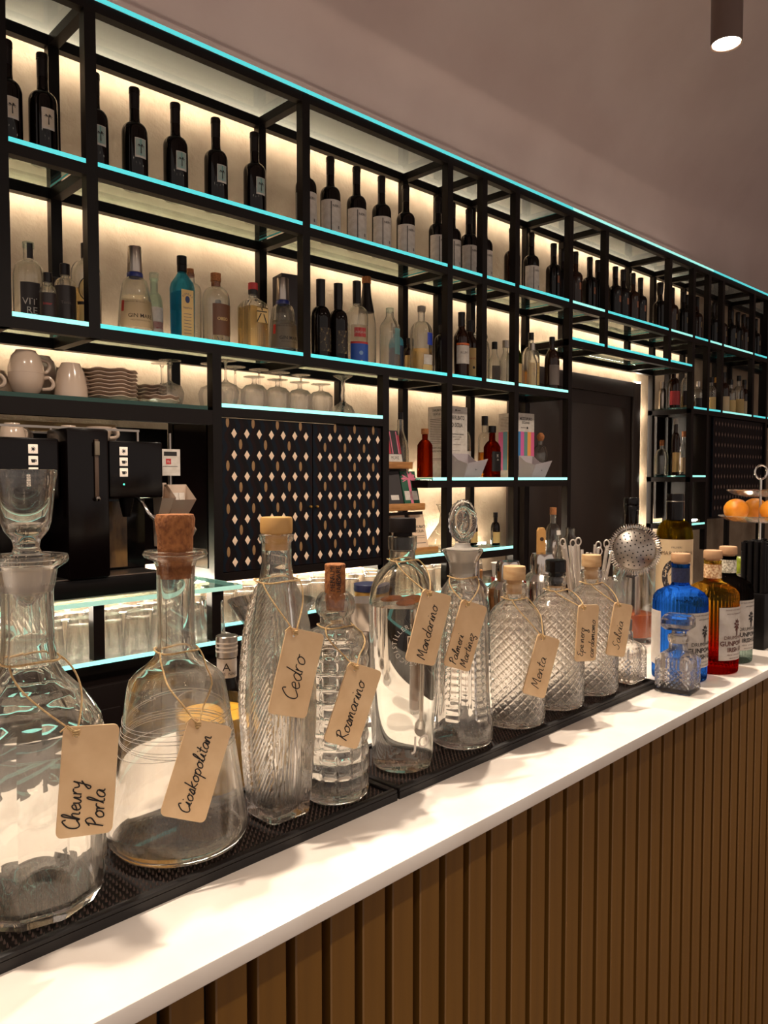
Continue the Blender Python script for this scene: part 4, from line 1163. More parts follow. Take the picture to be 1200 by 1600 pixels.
# tiered fruit stand
FX, FY = 2.44, 0.885
t = thing('fruit_stand', 'three-tier glass fruit stand with a loop handle', 'fruit stand', (FX, FY, CZ))
link('pole', mesh(*lathe(cyl(0.004, 0.006, 0.345), 12)), M_CHROME, t)
link('loop_handle', mesh(*tube([(0.017 * math.sin(a) * math.sin(R_(30)) , -0.017 * math.sin(a) * math.cos(R_(30)), 0.366 - 0.021 * math.cos(a)) for a in [2 * PI * k / 20 for k in range(20)]], 0.003, 8, True)), M_CHROME, t)
def dish(r, z): return [(0, z), (r * 0.6, z), (r * 0.85, z + 0.006), (r, z + 0.016), (r + 0.003, z + 0.018), (r + 0.001, z + 0.0205), (r * 0.84, z + 0.0095), (r * 0.6, z + 0.0035), (0, z + 0.0035)]
for r, z in ((0.120, 0.045), (0.112, 0.214), (0.090, 0.292)):
    link('tray', mesh(*lathe(dish(r, z), 48, lambda th, r_, z_: r_ * (1 + (0.03 * math.sin(14 * th) if r_ > 0.08 else 0)))), G_THIN, t)
link('foot', mesh(*lathe([(0, 0), (0.045, 0), (0.043, 0.004), (0.008, 0.012), (0.006, 0.045), (0, 0.045)], 32)), M_CHROME, t)
M_ORANGE = noisy('orange_skin', (236, 150, 36), (222, 128, 22), (30, 30, 30), 0.42, 0.08, bscale=400)
M_LIME = noisy('lime_skin', (164, 176, 52), (140, 158, 40), (30, 30, 30), 0.35, 0.05, bscale=300)
def fruit(nm, label, dx, dy, z, r, m_, grp, cat_):
    t = thing(nm, label, cat_, (FX + dx, FY + dy, CZ + z), random.random() * 6, grp)
    link('skin', mesh(*lathe([(0, 0.0)] + [(r * math.sin(PI * k / 12), r - r * 0.94 * math.cos(PI * k / 12) - r * 0.06) for k in range(1, 12)] + [(0, r * 1.87)], 24)), m_, t)
    link('stem_scar', mesh(*lathe([(0, r * 1.865), (r * 0.10, r * 1.868), (r * 0.08, r * 1.885), (0, r * 1.885)], 8)), mat('stem_brown', (90, 74, 34), 0.8), t)
for k, (dx, dy, lab) in enumerate(((-0.054, 0.050, 'orange at the left of the middle tray'), (-0.040, -0.050, 'orange beside the pole on the middle tray'), (0.062, 0.038, 'orange at the back of the middle tray'))):
    fruit('orange', lab, dx, dy, 0.2177, 0.036, M_ORANGE, 'oranges on the fruit stand', 'orange')
for k, (dx, dy, lab) in enumerate(((-0.062, 0.058, 'green lime at the left of the bottom tray'), (-0.062, -0.020, 'green lime at the front of the bottom tray'), (0.012, 0.068, 'green lime at the back of the bottom tray'), (0.058, -0.02, 'green lime at the right of the bottom tray'))):
    fruit('lime', lab, dx, dy, 0.0487, 0.030, M_LIME, 'limes on the fruit stand', 'lime')
# ------------------------------------------------------------------ wine bottles on the high shelf
ORD = ['first', 'second', 'third', 'fourth', 'fifth', 'sixth', 'seventh', 'eighth', 'ninth', 'tenth', 'eleventh', 'twelfth', 'thirteenth', 'fourteenth', 'fifteenth', 'sixteenth', 'seventeenth', 'eighteenth', 'nineteenth', 'twentieth', 'twenty-first', 'twenty-second', 'twenty-third', 'twenty-fourth']
M_TEAL = mat('label_teal', (94, 148, 142), 0.6)
def wine_prof(R, h):
    p = [(R - 0.004, 0), (R - 0.001, 0.001), (R, 0.004), (R, h * 0.545)]
    for k in range(1, 8):
        t = k / 8
        p.append((0.0165 + (R - 0.0165) * math.sqrt(1 - t * t), h * (0.545 + 0.105 * t)))
    return p + [(0.0185, h * 0.652), (0.0160, h * 0.672), (0.0148, h * 0.71), (0.0143, h - 0.020)]
def capsule(h):
    return [(0.0147, h * 0.785), (0.0150, h * 0.785), (0.0152, h - 0.018), (0.0162, h - 0.017), (0.0162, h - 0.003), (0.0150, h), (0, h)]
def palm(az, z, s, m):
    ps = [(poly2([(-0.0009 * s, -0.011 * s), (0.0014 * s, -0.011 * s), (0.0009 * s, 0.003 * s), (-0.0005 * s, 0.003 * s)]))]
    for a in (20, 60, 100, 140, 170, 200, -20):
        ca, sa = math.cos(R_(a)), math.sin(R_(a))
        ps.append(poly2([(0, 0.003 * s), (0.004 * s * ca - 0.0012 * s * sa, 0.003 * s + 0.0045 * s * sa + 0.001 * s), (0.0085 * s * ca, 0.003 * s + 0.0055 * s * sa - 0.001 * s), (0.004 * s * ca + 0.0008 * s * sa, 0.003 * s + 0.0025 * s * sa - 0.0006 * s)]))
    return ('p', az, z, m, join(ps))
zz2 = Z2 + 0.0003
hp_ = 0.298
for i, X in enumerate((0.735, 0.829, 0.975, 1.098, 1.233, 1.378, 1.529)):
    cream = i < 2
    lab = ('dark wine bottle with a cream palm label at the left frame edge' if i == 0 else 'dark wine bottle with a cream palm label left of the first tall post' if i == 1 else
           'dark wine bottle with a turquoise palm label, %s in the left bay' % ORD[i - 2])
    bottle('wine_bottle', lab, (X, 2.22, zz2), 'palm%d' % cream, dict(outer=wine_prof(0.038, hp_), glass=M_DARKGLASS, solid=True, seg=32,
        caps=[('capsule', capsule(hp_), M_CAPS)], labels=[(0.083, 0.140, AZ, 0.46, M_PAPER), (0.089, 0.138, AZ, 0.42, mat('label_tan', (206, 186, 160), 0.7) if cream else M_TEAL)],
        print=[palm(AZ, 0.112, 1.5, M_INK)]), 'palm label wine bottles')
hn = 0.312
nx = [1.75, 1.864, 1.994, 2.126, 2.262, 2.455, 2.548, 2.661, 2.768, 3.13]
for i, X in enumerate(nx):
    lab = ('dark wine bottle with a tall white label, %s from the left of its row' % ORD[i]) if i < 9 else 'white-labelled wine bottle standing between unlabelled dark bottles'
    bottle('wine_bottle', lab, (X, 2.22, zz2), 'nero', dict(outer=wine_prof(0.038, hn), glass=M_DARKGLASS, solid=True, seg=32,
        caps=[('capsule', capsule(hn), M_CAPS)], labels=[(0.022, 0.148, AZ, 1.75, M_PAPER)],
        print=[('r', AZ - 0.62, 0.085, M_INK, rect2(-0.0016, 0.0016, -0.052, 0.056)), T('NERO', 0.0125, AZ - 0.05, 0.125, M_INK, 0.01)] +
              [('r', AZ - 1.25, 0.130 - 0.009 * k, mat('faint_ink', (170, 158, 148), 0.7), rect2(-0.010, 0.010, -0.0007, 0.0007)) for k in range(5)] + [('r', AZ + 0.2, 0.05, M_GREYINK, rect2(-0.003, 0.003, -0.006, 0.006))]), 'white label wine bottles')
dx_ = [2.977, 3.32, 3.43, 3.52, 3.66, 3.742, 3.826, 3.925, 4.012, 4.123, 4.25, 4.454, 4.612, 4.76, 4.858, 4.96, 5.21, 5.31, 5.40, 5.515, 5.625, 5.727, 5.843, 5.951]
for i, X in enumerate(dx_):
    if i == 11: sp = dict(outer=wine_prof(0.040, 0.300), caps=[('capsule', [(0.0155, 0.23), (0.021, 0.262), (0.021, 0.298), (0.018, 0.304), (0, 0.304)], M_CAPS)])
    else: sp = dict(outer=wine_prof(0.038, 0.300), caps=[('capsule', capsule(0.300), M_CAPS)])
    sp.update(glass=M_DARKGLASS if i % 3 else M_AMBERGLASS, solid=True, seg=28)
    if i: sp.update(labels=[(0.10, 0.135, AZ - 0.25, 0.16, mat('label_rust', (150, 96, 70), 0.7) if i < 11 else mat('label_dim', (120, 100, 70), 0.7))])
    bottle('wine_bottle', 'plain dark wine bottle, %s of the dark row running away to the right' % ORD[i], (X, 2.22 + (0.02 if i % 4 == 2 else 0), zz2), 'dark%d_%d_%d' % (i == 11, i % 3 == 0, (i > 0) + (i > 10)), sp, 'dark wine bottles')

# ------------------------------------------------------------------ spirits on the middle shelf
z3 = Z3 + 0.0003
B = bottle
def round_(R, h, zs, zn, rn, **k): return shoulder(R, zs, zn, rn, h, **k)
M_BLUEL = mat('label_blue', (28, 74, 160), 0.5); M_RED = mat('label_red', (176, 44, 44), 0.5); M_BROWNL = mat('label_brown', (96, 56, 28), 0.5)
M_DARKL = mat('label_dark', (34, 22, 20), 0.5); M_GOLDL = mat('label_gold', (206, 172, 110), 0.6); M_NAVY = mat('navy_collar', (30, 44, 110), 0.3)
G_PALEB = glass('pale_blue_glass', (176, 226, 240), 1.45, 0.5); G_AQUA = glass('aqua_glass', (240, 249, 246), 1.45, 0.6)
L_PALE = glass('pale_spirit', (246, 232, 196), 1.34, 0.5); L_AMB = mat('amber_spirit', (150, 66, 18), 0.15); L_GOLDS = glass('golden_spirit', (236, 190, 90), 1.34, 0.5)
def oval2(a, b, n=20): return poly2([(a * math.cos(2*PI*k/n), b * math.sin(2*PI*k/n)) for k in range(n)])
B('spirit_bottle', 'clear round bottle with a black oval print and white lettering', (0.787, 2.235, z3), 'vitre', dict(outer=round_(0.042, 0.215, 0.125, 0.172, 0.0135), glass=G_CLEAR,
  caps=[('stopper', cyl(0.0150, 0.205, 0.222), G_AQUA)], labels=[(0.176, 0.218, AZ, 0.6, M_INK), (0.010, 0.105, AZ - 0.25, 0.62, M_DARKL)],
  print=[T('VIT', 0.026, AZ - 0.30, 0.052, M_PAPER), T('RE', 0.026, AZ - 0.18, 0.028, M_PAPER)]))
mini = dict(outer=round_(0.021, 0.105, 0.075, 0.092, 0.009), glass=G_CLEAR, caps=[('cap', cyl(0.0115, 0.100, 0.126), M_CAPS)], labels=[(0.006, 0.070, AZ, 1.7, M_DARKL)], print=[T('bitter', 0.010, AZ - 0.4, 0.04, M_RED)])
B('miniature_bottle', 'miniature bottle with a black cap in front of the oval-print bottle', (0.806, 2.150, z3), 'mini', mini)
mini2 = dict(outer=round_(0.028, 0.150, 0.112, 0.132, 0.011), glass=G_CLEAR, caps=[('cap', cyl(0.0135, 0.140, 0.172), M_CAPS)], labels=[(0.004, 0.108, AZ, 1.9, M_DARKL)], print=[T('Tonic', 0.012, AZ - 0.3, 0.06, M_GREYINK)])
B('miniature_bottle', 'small bottle with a dark wrap label and black cap', (0.873, 2.200, z3), 'mini2', mini2)
mini3 = dict(outer=round_(0.022, 0.130, 0.100, 0.118, 0.009), glass=G_CLEAR, caps=[('cap', cyl(0.0115, 0.124, 0.15), M_CAPS)], labels=[(0.004, 0.045, AZ, 1.8, M_RED), (0.046, 0.095, AZ, 1.8, M_PAPER)])
B('miniature_bottle', 'small red and white labelled bottle behind the dark wrap label', (0.880, 2.280, z3), 'mini3', mini3)
B('spirit_bottle', 'clear bottle with a yellow round emblem label beside the tall post', (0.952, 2.245, z3), 'emblem', dict(outer=round_(0.042, 0.225, 0.165, 0.205, 0.0125), glass=G_CLEAR, liquid=(0.12, L_PALE),
  caps=[('cap', cyl(0.0130, 0.212, 0.255), M_CAPS)], labels=[(0.006, 0.070, AZ - 0.2, 0.7, M_GOLDL), (0.070, 0.079, AZ - 0.2, 0.8, M_DARKL)],
  print=[('o', AZ - 0.2, 0.115, M_INK, oval2(0.030, 0.036)), ('o', AZ - 0.2, 0.1151, M_GOLDL, oval2(0.027, 0.033)), ('s', AZ - 0.2, 0.1152, M_INK, join([poly2([(-0.010, 0.02), (0.004, 0.004), (-0.002, 0.0)]), poly2([(0.002, 0.002), (0.012, -0.004), (-0.006, -0.02)])]))]))
mare = [(0.047, 0), (0.052, 0.004), (0.0525, 0.012), (0.046, 0.100), (0.0385, 0.150), (0.034, 0.163), (0.022, 0.172), (0.020, 0.178), (0.0195, 0.188)]
def gin_mare(lab, loc):
    B('gin_bottle', lab, loc, 'mare', dict(outer=mare, glass=G_CLEAR, liquid=(0.112, G_LIQ), wall=0.004, tb=0.016, seg=36,
      caps=[('cap', [(0, 0.186), (0.0215, 0.186), (0.0222, 0.188), (0.0205, 0.26), (0.0195, 0.262), (0, 0.262)], M_STEEL), ('collar', [(0.0222, 0.170), (0.0240, 0.171), (0.0240, 0.182), (0.0218, 0.185)], M_NAVY)],
      labels=[(0.018, 0.098, AZ - 0.15, 1.25, glass('frost_label', (232, 226, 220), 1.2, 0.2, 0.6))],
      print=[T('GIN MARE', 0.0165, AZ - 0.12, 0.050, M_INK, 0.01), T('MEDITERRANEAN GIN', 0.0062, AZ - 0.12, 0.037, M_GREYINK), ('r', AZ - 1.28, 0.080, M_RED, rect2(-0.005, 0.005, -0.016, 0.016)), T('colección de autor', 0.008, AZ - 0.5, 0.092, M_GREYINK)]))
gin_mare('cone-shaped gin bottle with a long steel cap, left one', (1.082, 2.200, z3))
B('spirit_bottle', 'slim clear bottle with a white label and red stripe', (1.172, 2.255, z3), 'redstripe', dict(outer=round_(0.026, 0.195, 0.110, 0.150, 0.012), glass=G_AQUA,
  caps=[('stopper', cyl(0.0145, 0.190, 0.212), G_AQUA)], labels=[(0.004, 0.103, AZ, 2.2, M_PAPER), (0.036, 0.058, AZ, 2.2, M_RED)]))
B('gin_bottle', 'sky blue square gin bottle with a black cap', (1.236, 2.195, z3), 'saph', dict(outer=[(0.0275, 0), (0.0295, 0.003), (0.030, 0.010), (0.0315, 0.165), (0.029, 0.182), (0.020, 0.200), (0.0135, 0.212), (0.0130, 0.236)], glass=G_PALEB, seg=48, rf=square_rf(6, 0, 0.205, 0.03), wall=0.003, liquid=(0.15, glass('blue_liquid', (176, 224, 236), 1.33, 0.5)),
  caps=[('cap', cyl(0.0155, 0.2365, 0.264), M_BLACK), ('neck_ring', cyl(0.0150, 0.215, 0.2362), M_BLACK)]))
t = bpy.data.objects[[o.name for o in bpy.data.objects if o.name.startswith('gin_bottle') and o.parent is None][-1]]
P = [on_plane(*rect2(-0.021, 0.021, 0.010, 0.155), (0, -0.0325, 0), (1, 0, 0), (0, 0, 1), 0.0)]
link('label', mesh(*join(P), smooth=False), M_GOLDL, t)
P = [on_plane(*arc_text('BOMBAY', 0.0085, 0.017, R_(150), R_(30)), (0, -0.0328, 0.125), (1, 0, 0), (0, 0, 1)), on_plane(*text_data('Sapphire', 0.0088), (0, -0.0328, 0.100), (1, 0, 0), (0, 0, 1))]
for k in range(7): P.append(on_plane(*rect2(-0.013, 0.013, 0.020 + 0.010 * k, 0.0215 + 0.010 * k), (0, -0.0328, 0), (1, 0, 0), (0, 0, 1)))
P.append(on_plane(*oval2(0.008, 0.011), (0, -0.0328, 0.125), (1, 0, 0), (0, 0, 1)))
link('printing', mesh(*join(P), smooth=False), mat('navy_ink', (40, 50, 92), 0.6), t)
B('spirit_bottle', 'clear empty bottle with a cork behind the brown label', (1.325, 2.300, z3), 'clearA', dict(outer=round_(0.036, 0.245, 0.190, 0.215, 0.0150), glass=G_CLEAR, caps=[('cork', cyl(0.0125, 0.235, 0.262), M_CORK)]))
B('spirit_bottle', 'clear round bottle with a brown front label and cork', (1.356, 2.192, z3), 'brownL', dict(outer=round_(0.044, 0.205, 0.145, 0.188, 0.0150), glass=G_CLEAR,
  caps=[('cork', [(0, 0.190), (0.0122, 0.190), (0.0125, 0.205), (0.0165, 0.206), (0.0165, 0.232), (0, 0.232)], M_CORK)], labels=[(0.028, 0.128, AZ + 0.05, 0.85, M_BROWNL)], print=[T('OBSO', 0.014, AZ - 0.05, 0.080, M_GOLDL, 0.01)]))
B('miniature_bottle', 'small bottle with a yellow label and black cap in the back', (1.436, 2.305, z3), 'yellowmini', dict(outer=round_(0.024, 0.150, 0.115, 0.135, 0.010), glass=G_CLEAR, caps=[('cap', cyl(0.0125, 0.146, 0.178), M_CAPS)], labels=[(0.02, 0.095, AZ, 1.5, M_GOLDL)], print=[T('V', 0.04, AZ - 0.3, 0.055, M_INK)]))
def hexst():
    return join([poly2([(-0.014, 0.008), (0.014, 0.009), (0.014, 0.0115), (-0.014, 0.0105)]), poly2([(-0.002, 0.018), (0.002, 0.018), (0.003, 0.012), (0, 0.012)]),
                 poly2([(-0.003, 0.006), (0.000, 0.006), (-0.012, -0.016), (-0.014, -0.014)]), poly2([(0.004, 0.005), (0.007, 0.004), (0.014, -0.014), (0.011, -0.015)])])
B('gin_bottle', 'square clear gin bottle with brush-written symbol and red cap', (1.505, 2.200, z3), 'roku', dict(outer=[(0.037, 0), (0.0395, 0.003), (0.040, 0.010), (0.040, 0.150), (0.037, 0.163), (0.025, 0.172), (0.0150, 0.178), (0.0135, 0.205)], glass=G_CLEAR, liquid=(0.145, L_PALE), seg=48, rf=square_rf(9, 0, 0.170, 0.02),
  caps=[('cap', cyl(0.0165, 0.2055, 0.228), M_RED), ('neck_band', cyl(0.0160, 0.190, 0.2052), M_INK)]))
t = bpy.data.objects[[o.name for o in bpy.data.objects if o.name.startswith('gin_bottle') and o.parent is None][-1]]
link('label', mesh(*on_plane(*rect2(-0.012, 0.032, 0.092, 0.140), (0, -0.0415, 0), (1, 0, 0), (0, 0, 1)), smooth=False), M_GOLDL, t)
link('printing', mesh(*on_plane([(x * 1.5, y * 1.5) for x, y in hexst()[0]], hexst()[1], (0.006, -0.0420, 0.114), (1, 0, 0), (0, 0, 1)), smooth=False), M_INK, t)
gin_mare('cone-shaped gin bottle with a long steel cap beside the black box', (1.618, 2.185, z3))
o = link('gift_box', box_mesh(-0.04, 0.04, -0.04, 0.04, 0, 0.305, 0.002), noisy('box_charcoal', (46, 36, 36), (38, 29, 29), (30, 30, 30), 0.5), None, (1.715, 2.290, z3), R_(-12)); tag(o, 'tall plain charcoal gift box standing behind the bottles', 'box')
def darkb(key, h, R): return dict(outer=round_(R, h - 0.06, 0.150, 0.195, 0.0150), glass=M_DARKGLASS, solid=True, caps=[('capsule', [(0.0152, 0.19), (0.0165, 0.195), (0.0170, h), (0, h)], M_CAPS)], labels=[(0.03, 0.115, AZ, 0.8, noisy('dark_print', (34, 24, 18), (150, 128, 84), (90, 90, 90), 0.6, lo=0.55, hi=0.68))])
B('spirit_bottle', 'black bottle with gold figure print right of the post', (1.800, 2.200, z3), 'blackA', darkb('a', 0.292, 0.036))
B('spirit_bottle', 'black bottle with gold figure print left of the red and blue label', (1.884, 2.200, z3), 'blackA', darkb('a', 0.292, 0.036))
B('gin_bottle', 'clear bottle with a red and cobalt blue label', (1.990, 2.215, z3), 'ungava', dict(outer=round_(0.044, 0.240, 0.185, 0.228, 0.0140), glass=G_CLEAR,
  caps=[('cap', [(0, 0.236), (0.0160, 0.236), (0.0165, 0.300), (0.0165, 0.322), (0, 0.322)], M_CAPS)], labels=[(0.004, 0.080, AZ - 0.35, 0.95, M_BLUEL), (0.080, 0.088, AZ - 0.35, 0.95, M_RED), (0.088, 0.150, AZ - 0.35, 0.95, glass('frost_label', (232, 226, 220), 1.2, 0.2, 0.6)), (0.105, 0.140, AZ - 0.40, 0.55, M_RED)],
  print=[T('UNGAVA', 0.0125, AZ - 0.40, 0.122, M_PAPER, 0.01), ('o', AZ - 0.35, 0.045, mat('pale_blue_ink', (120, 150, 190), 0.6), oval2(0.008, 0.008)), ('o', AZ - 0.3, 0.012, M_GOLDL, oval2(0.006, 0.006))]))
B('gin_bottle', 'tall clear bottle with a black cone-shaped neck', (2.105, 2.285, z3), 'cone', dict(outer=[(0.037, 0), (0.039, 0.003), (0.039, 0.17), (0.036, 0.20), (0.018, 0.30), (0.0150, 0.33)], glass=G_CLEAR, caps=[('neck_sleeve', [(0.0312, 0.232), (0.0320, 0.232), (0.0195, 0.300), (0.0165, 0.345), (0, 0.345)], M_CAPS), ('cap', cyl(0.0185, 0.3455, 0.372), M_CORK)]))
B('gin_bottle', 'clear fluted bottle standing in front of the cone-necked bottle', (2.118, 2.165, z3), 'fl', dict(outer=round_(0.040, 0.215, 0.155, 0.205, 0.0150, kind='slope'), glass=G_CLEAR, seg=48, rf=lambda th, r, z: r - (0.0012 * abs(math.sin(12 * th)) if 0.02 < z < 0.15 else 0), caps=[('stopper', cyl(0.0155, 0.2155, 0.232), G_AQUA)], labels=[(0.05, 0.15, AZ + 0.2, 0.45, mat('teal_sheer', (110, 160, 160), 0.4))]))
B('liqueur_bottle', 'short blue-black bottle with a turquoise shoulder', (2.222, 2.235, z3), 'bluedark', dict(outer=round_(0.031, 0.160, 0.118, 0.145, 0.0110), glass=mat('turquoise_glass', (20, 110, 130), 0.1), solid=True, caps=[('cap', cyl(0.0125, 0.158, 0.182), M_CAPS)], labels=[(0.003, 0.105, AZ, 2.2, mat('label_midnight', (14, 30, 54), 0.4))]))
B('gin_bottle', 'big clear flask with a blue patch and gold liquid', (2.335, 2.200, z3), 'flask', dict(outer=round_(0.047, 0.255, 0.155, 0.215, 0.0150), glass=G_CLEAR, liquid=(0.10, L_PALE), caps=[('stopper', cyl(0.0165, 0.2555, 0.278), mat('grey_stopper', (130, 120, 110), 0.5))], labels=[(0.115, 0.165, AZ + 0.1, 0.35, mat('ultramarine', (40, 64, 170), 0.4)), (0.035, 0.075, AZ - 0.1, 0.5, M_PAPER), (0.004, 0.034, AZ - 0.1, 0.55, M_GOLDL)]))
B('miniature_bottle', 'small bottle with beige label peeking right of the big flask', (2.372, 2.305, z3), 'peek', dict(outer=round_(0.026, 0.140, 0.105, 0.125, 0.011), glass=M_AMBERGLASS, solid=True, caps=[('cap', cyl(0.0125, 0.138, 0.165), M_CAPS)], labels=[(0.01, 0.09, AZ, 1.6, M_GOLDL)]))
B('miniature_bottle', 'small clear bottle peeking left of the big flask', (2.282, 2.305, z3), 'peek2', dict(outer=round_(0.026, 0.190, 0.125, 0.150, 0.012), glass=G_CLEAR, caps=[('cap', cyl(0.0135, 0.186, 0.215), M_STEEL)], labels=[(0.01, 0.09, AZ, 0.9, M_GOLDL)]))
B('rum_bottle', 'black bottle half hidden by the full-height post', (2.492, 2.225, z3), 'hid', dict(outer=round_(0.034, 0.195, 0.150, 0.185, 0.013), glass=M_DARKGLASS, solid=True, caps=[('cap', cyl(0.0145, 0.192, 0.225), M_CAPS)]))
B('rum_bottle', 'amber bottle with a cream label and reddish liquid', (2.572, 2.185, z3), 'rumA', dict(outer=round_(0.034, 0.250, 0.175, 0.225, 0.0135, kind='slope'), glass=M_AMBERGLASS, solid=True, caps=[('capsule', [(0.0138, 0.225), (0.0150, 0.226), (0.0155, 0.285), (0, 0.285)], M_CAPS)], labels=[(0.062, 0.140, AZ - 0.3, 1.2, M_PAPER), (0.142, 0.150, AZ - 0.3, 1.2, mat('painted_orange_glint', (210, 100, 40), 0.3))], print=[T('RUM', 0.016, AZ - 0.5, 0.108, M_GREYINK)]))  # orange band above the label is a glint painted on as colour
B('rum_bottle', 'brown bottle with a beige signature label', (2.652, 2.205, z3), 'rumB', dict(outer=round_(0.034, 0.235, 0.160, 0.215, 0.0140, kind='slope'), glass=M_AMBERGLASS, solid=True, caps=[('capsule', [(0.0142, 0.215), (0.0155, 0.216), (0.0160, 0.265), (0, 0.265)], M_CAPS)], labels=[(0.018, 0.140, AZ - 0.3, 1.2, M_GOLDL)], print=[T('Aurelio', 0.013, AZ - 0.5, 0.095, M_RED), ('o', AZ - 0.3, 0.055, M_INK, oval2(0.006, 0.006))]))
t = thing('glass_jar', 'large textured clear glass jar with a lid on the middle shelf', 'jar', (2.752, 2.235, z3))
link('body', mesh(*lathe(hollow([(0.044, 0), (0.048, 0.004), (0.049, 0.15), (0.044, 0.180), (0.036, 0.195), (0.040, 0.205), (0.040, 0.212)], 0.003, 0.008), 40)), G_CLEAR, t)
link('lid', mesh(*lathe([(0, 0.2122), (0.040, 0.2122), (0.038, 0.220), (0.014, 0.232), (0.010, 0.240), (0.013, 0.252), (0.008, 0.262), (0, 0.264)], 32)), G_CLEAR, t)
for (X, Y, h, R, g_, lab, cm, lb) in ((2.892, 2.190, 0.205, 0.024, G_CLEAR, 'slim clear bottle with a steel cap right of the glass jar', M_STEEL, None), (2.932, 2.285, 0.215, 0.028, G_CLEAR, 'clear bottle with a dark cap in the back right of the glass jar', M_CAPS, M_GREYINK),
    (2.960, 2.200, 0.200, 0.026, G_CLEAR, 'slim clear bottle with a pale cap right of the glass jar', mat('pale_cap', (200, 176, 150), 0.5), None), (3.024, 2.235, 0.245, 0.033, glass('leaf_glass', (170, 186, 90), 1.45, 0.4), 'olive green bottle with a beige label and black cap', M_CAPS, M_GOLDL),
    (3.088, 2.180, 0.215, 0.024, G_CLEAR, 'slim bright clear bottle with a steel cap near the shelf end', M_STEEL, None), (3.176, 2.250, 0.285, 0.043, G_CLEAR, 'wide clear bottle with a straw-coloured label near the shelf end', M_CAPS, M_GOLDL), (3.240, 2.170, 0.262, 0.036, M_AMBERGLASS, 'brown bottle with a grey label at the shelf end', M_CAPS, M_GREYINK)):
    zs_ = h * 0.55
    sp = dict(outer=round_(R, h - 0.03, zs_, h * 0.76, 0.0125, kind='slope' if R < 0.03 else 'round'), glass=g_, caps=[('cap', cyl(0.0140, h - 0.0345, h), cm)], solid=(g_ is M_AMBERGLASS))
    if lb: sp['labels'] = [(0.025, zs_ * 0.85, AZ - 0.3, 1.0, lb)]
    if R > 0.04: sp['print'] = [T('Fior', 0.016, AZ - 0.3, 0.105, M_RED), T('distillato', 0.010, AZ - 0.3, 0.085, M_GREYINK)]; sp['liquid'] = (0.10, L_GOLDS)
    B('spirit_bottle', lab, (X, Y, z3), 'g%.3f' % X, sp)

# ------------------------------------------------------------------ cups, plates, glasses on the cup shelf
zc = ZCUPL + 0.0003
def cup_mesh(r, h):
    return mesh(*lathe([(0, 0), (r * 0.55, 0), (r * 0.58, 0.004), (r * 0.80, h * 0.25), (r * 0.97, h * 0.7), (r, h), (r - 0.003, h), (r * 0.93, h * 0.7), (r * 0.75, h * 0.27), (r * 0.5, 0.008), (0, 0.007)], 36))
CUP = {}
def cup(label, loc, r, h, ha, flip=False, grp=None, tilt=0):
    k = (r, h)
    if k not in CUP:
        a = cup_mesh(r, h); a.materials.append(M_CERAMIC)
        b = mesh(*tube(curve_pts([(r * 0.95, 0, h * 0.82), (r * 1.25, 0, h * 0.86), (r * 1.48, 0, h * 0.62), (r * 1.35, 0, h * 0.38), (r * 0.86, 0, h * 0.32)], 5), 0.0050, 8)); b.materials.append(M_CERAMIC)
        CUP[k] = (a, b)
    t = thing('coffee_cup', label, 'cup', loc, ha, grp)
    if flip: t.rotation_euler = (PI, 0, -ha); t.location = (loc[0], loc[1], loc[2] + h)
    if tilt: t.rotation_euler = (0, tilt, ha)
    link('body', CUP[k][0], None, t); link('handle', CUP[k][1], None, t)
g1 = 'cups on the shelf over the coffee machine'
cup('white cup at the left edge of the cup shelf', (0.640, 2.200, zc), 0.043, 0.058, R_(-20), False, g1)
cup('white cup at the bottom of the leaning cup pair', (0.757, 2.185, zc), 0.046, 0.060, R_(-15), False, g1)
cup('white cup turned upside down on another cup', (0.757, 2.185, zc + 0.0603), 0.046, 0.062, R_(-10), True, g1)
cup('large white cup with its handle to the right', (0.874, 2.175, zc), 0.045, 0.098, R_(-25), True, g1)
cup('white cup at the back left of the cup shelf', (0.712, 2.295, zc), 0.046, 0.075, R_(40), True, g1)
cup('white cup in the back with its arched handle showing', (0.838, 2.300, zc), 0.047, 0.062, R_(-30), False, g1)
cup('white cup turned over on the back cup', (0.838, 2.300, zc + 0.0603 + 0.002), 0.047, 0.066, R_(-30), True, g1)
def plate_me(r):
    me = mesh(*lathe([(0, 0), (r * 0.55, 0), (r * 0.6, 0.002), (r * 0.95, 0.009), (r, 0.0105), (r, 0.0125), (r * 0.94, 0.012), (r * 0.58, 0.005), (0, 0.004)], 48, lambda th, r_, z: r_ * (1 + 0.035 * math.cos(4 * th) * (r_ / r) ** 2), lambda th, r_: 0.0022 * math.cos(8 * th) * (r_ / r) ** 3))
    me.materials.append(M_CERAMIC); return me
for nm, X, Y, r, n, lab in (('plate', 1.003, 2.215, 0.082, 8, 'white wavy plate in the tall stack beside the cups'), ('saucer', 1.178, 2.300, 0.052, 6, 'white saucer in the back stack beside the stemmed glasses'), ('saucer', 1.150, 2.178, 0.056, 2, 'white saucer in the low pile at the shelf front'), ('plate', 0.945, 2.330, 0.045, 9, 'white small plate in the stack at the wall')):
    me = plate_me(r)
    for k in range(n):
        o = link(nm, me, None, None, (X, Y, zc + 0.0025 + 0.0112 * k), 0.0)
        tag(o, '%s, %s from the bottom' % (lab, ORD[k]), nm, 'stack: ' + lab)
WG = {}
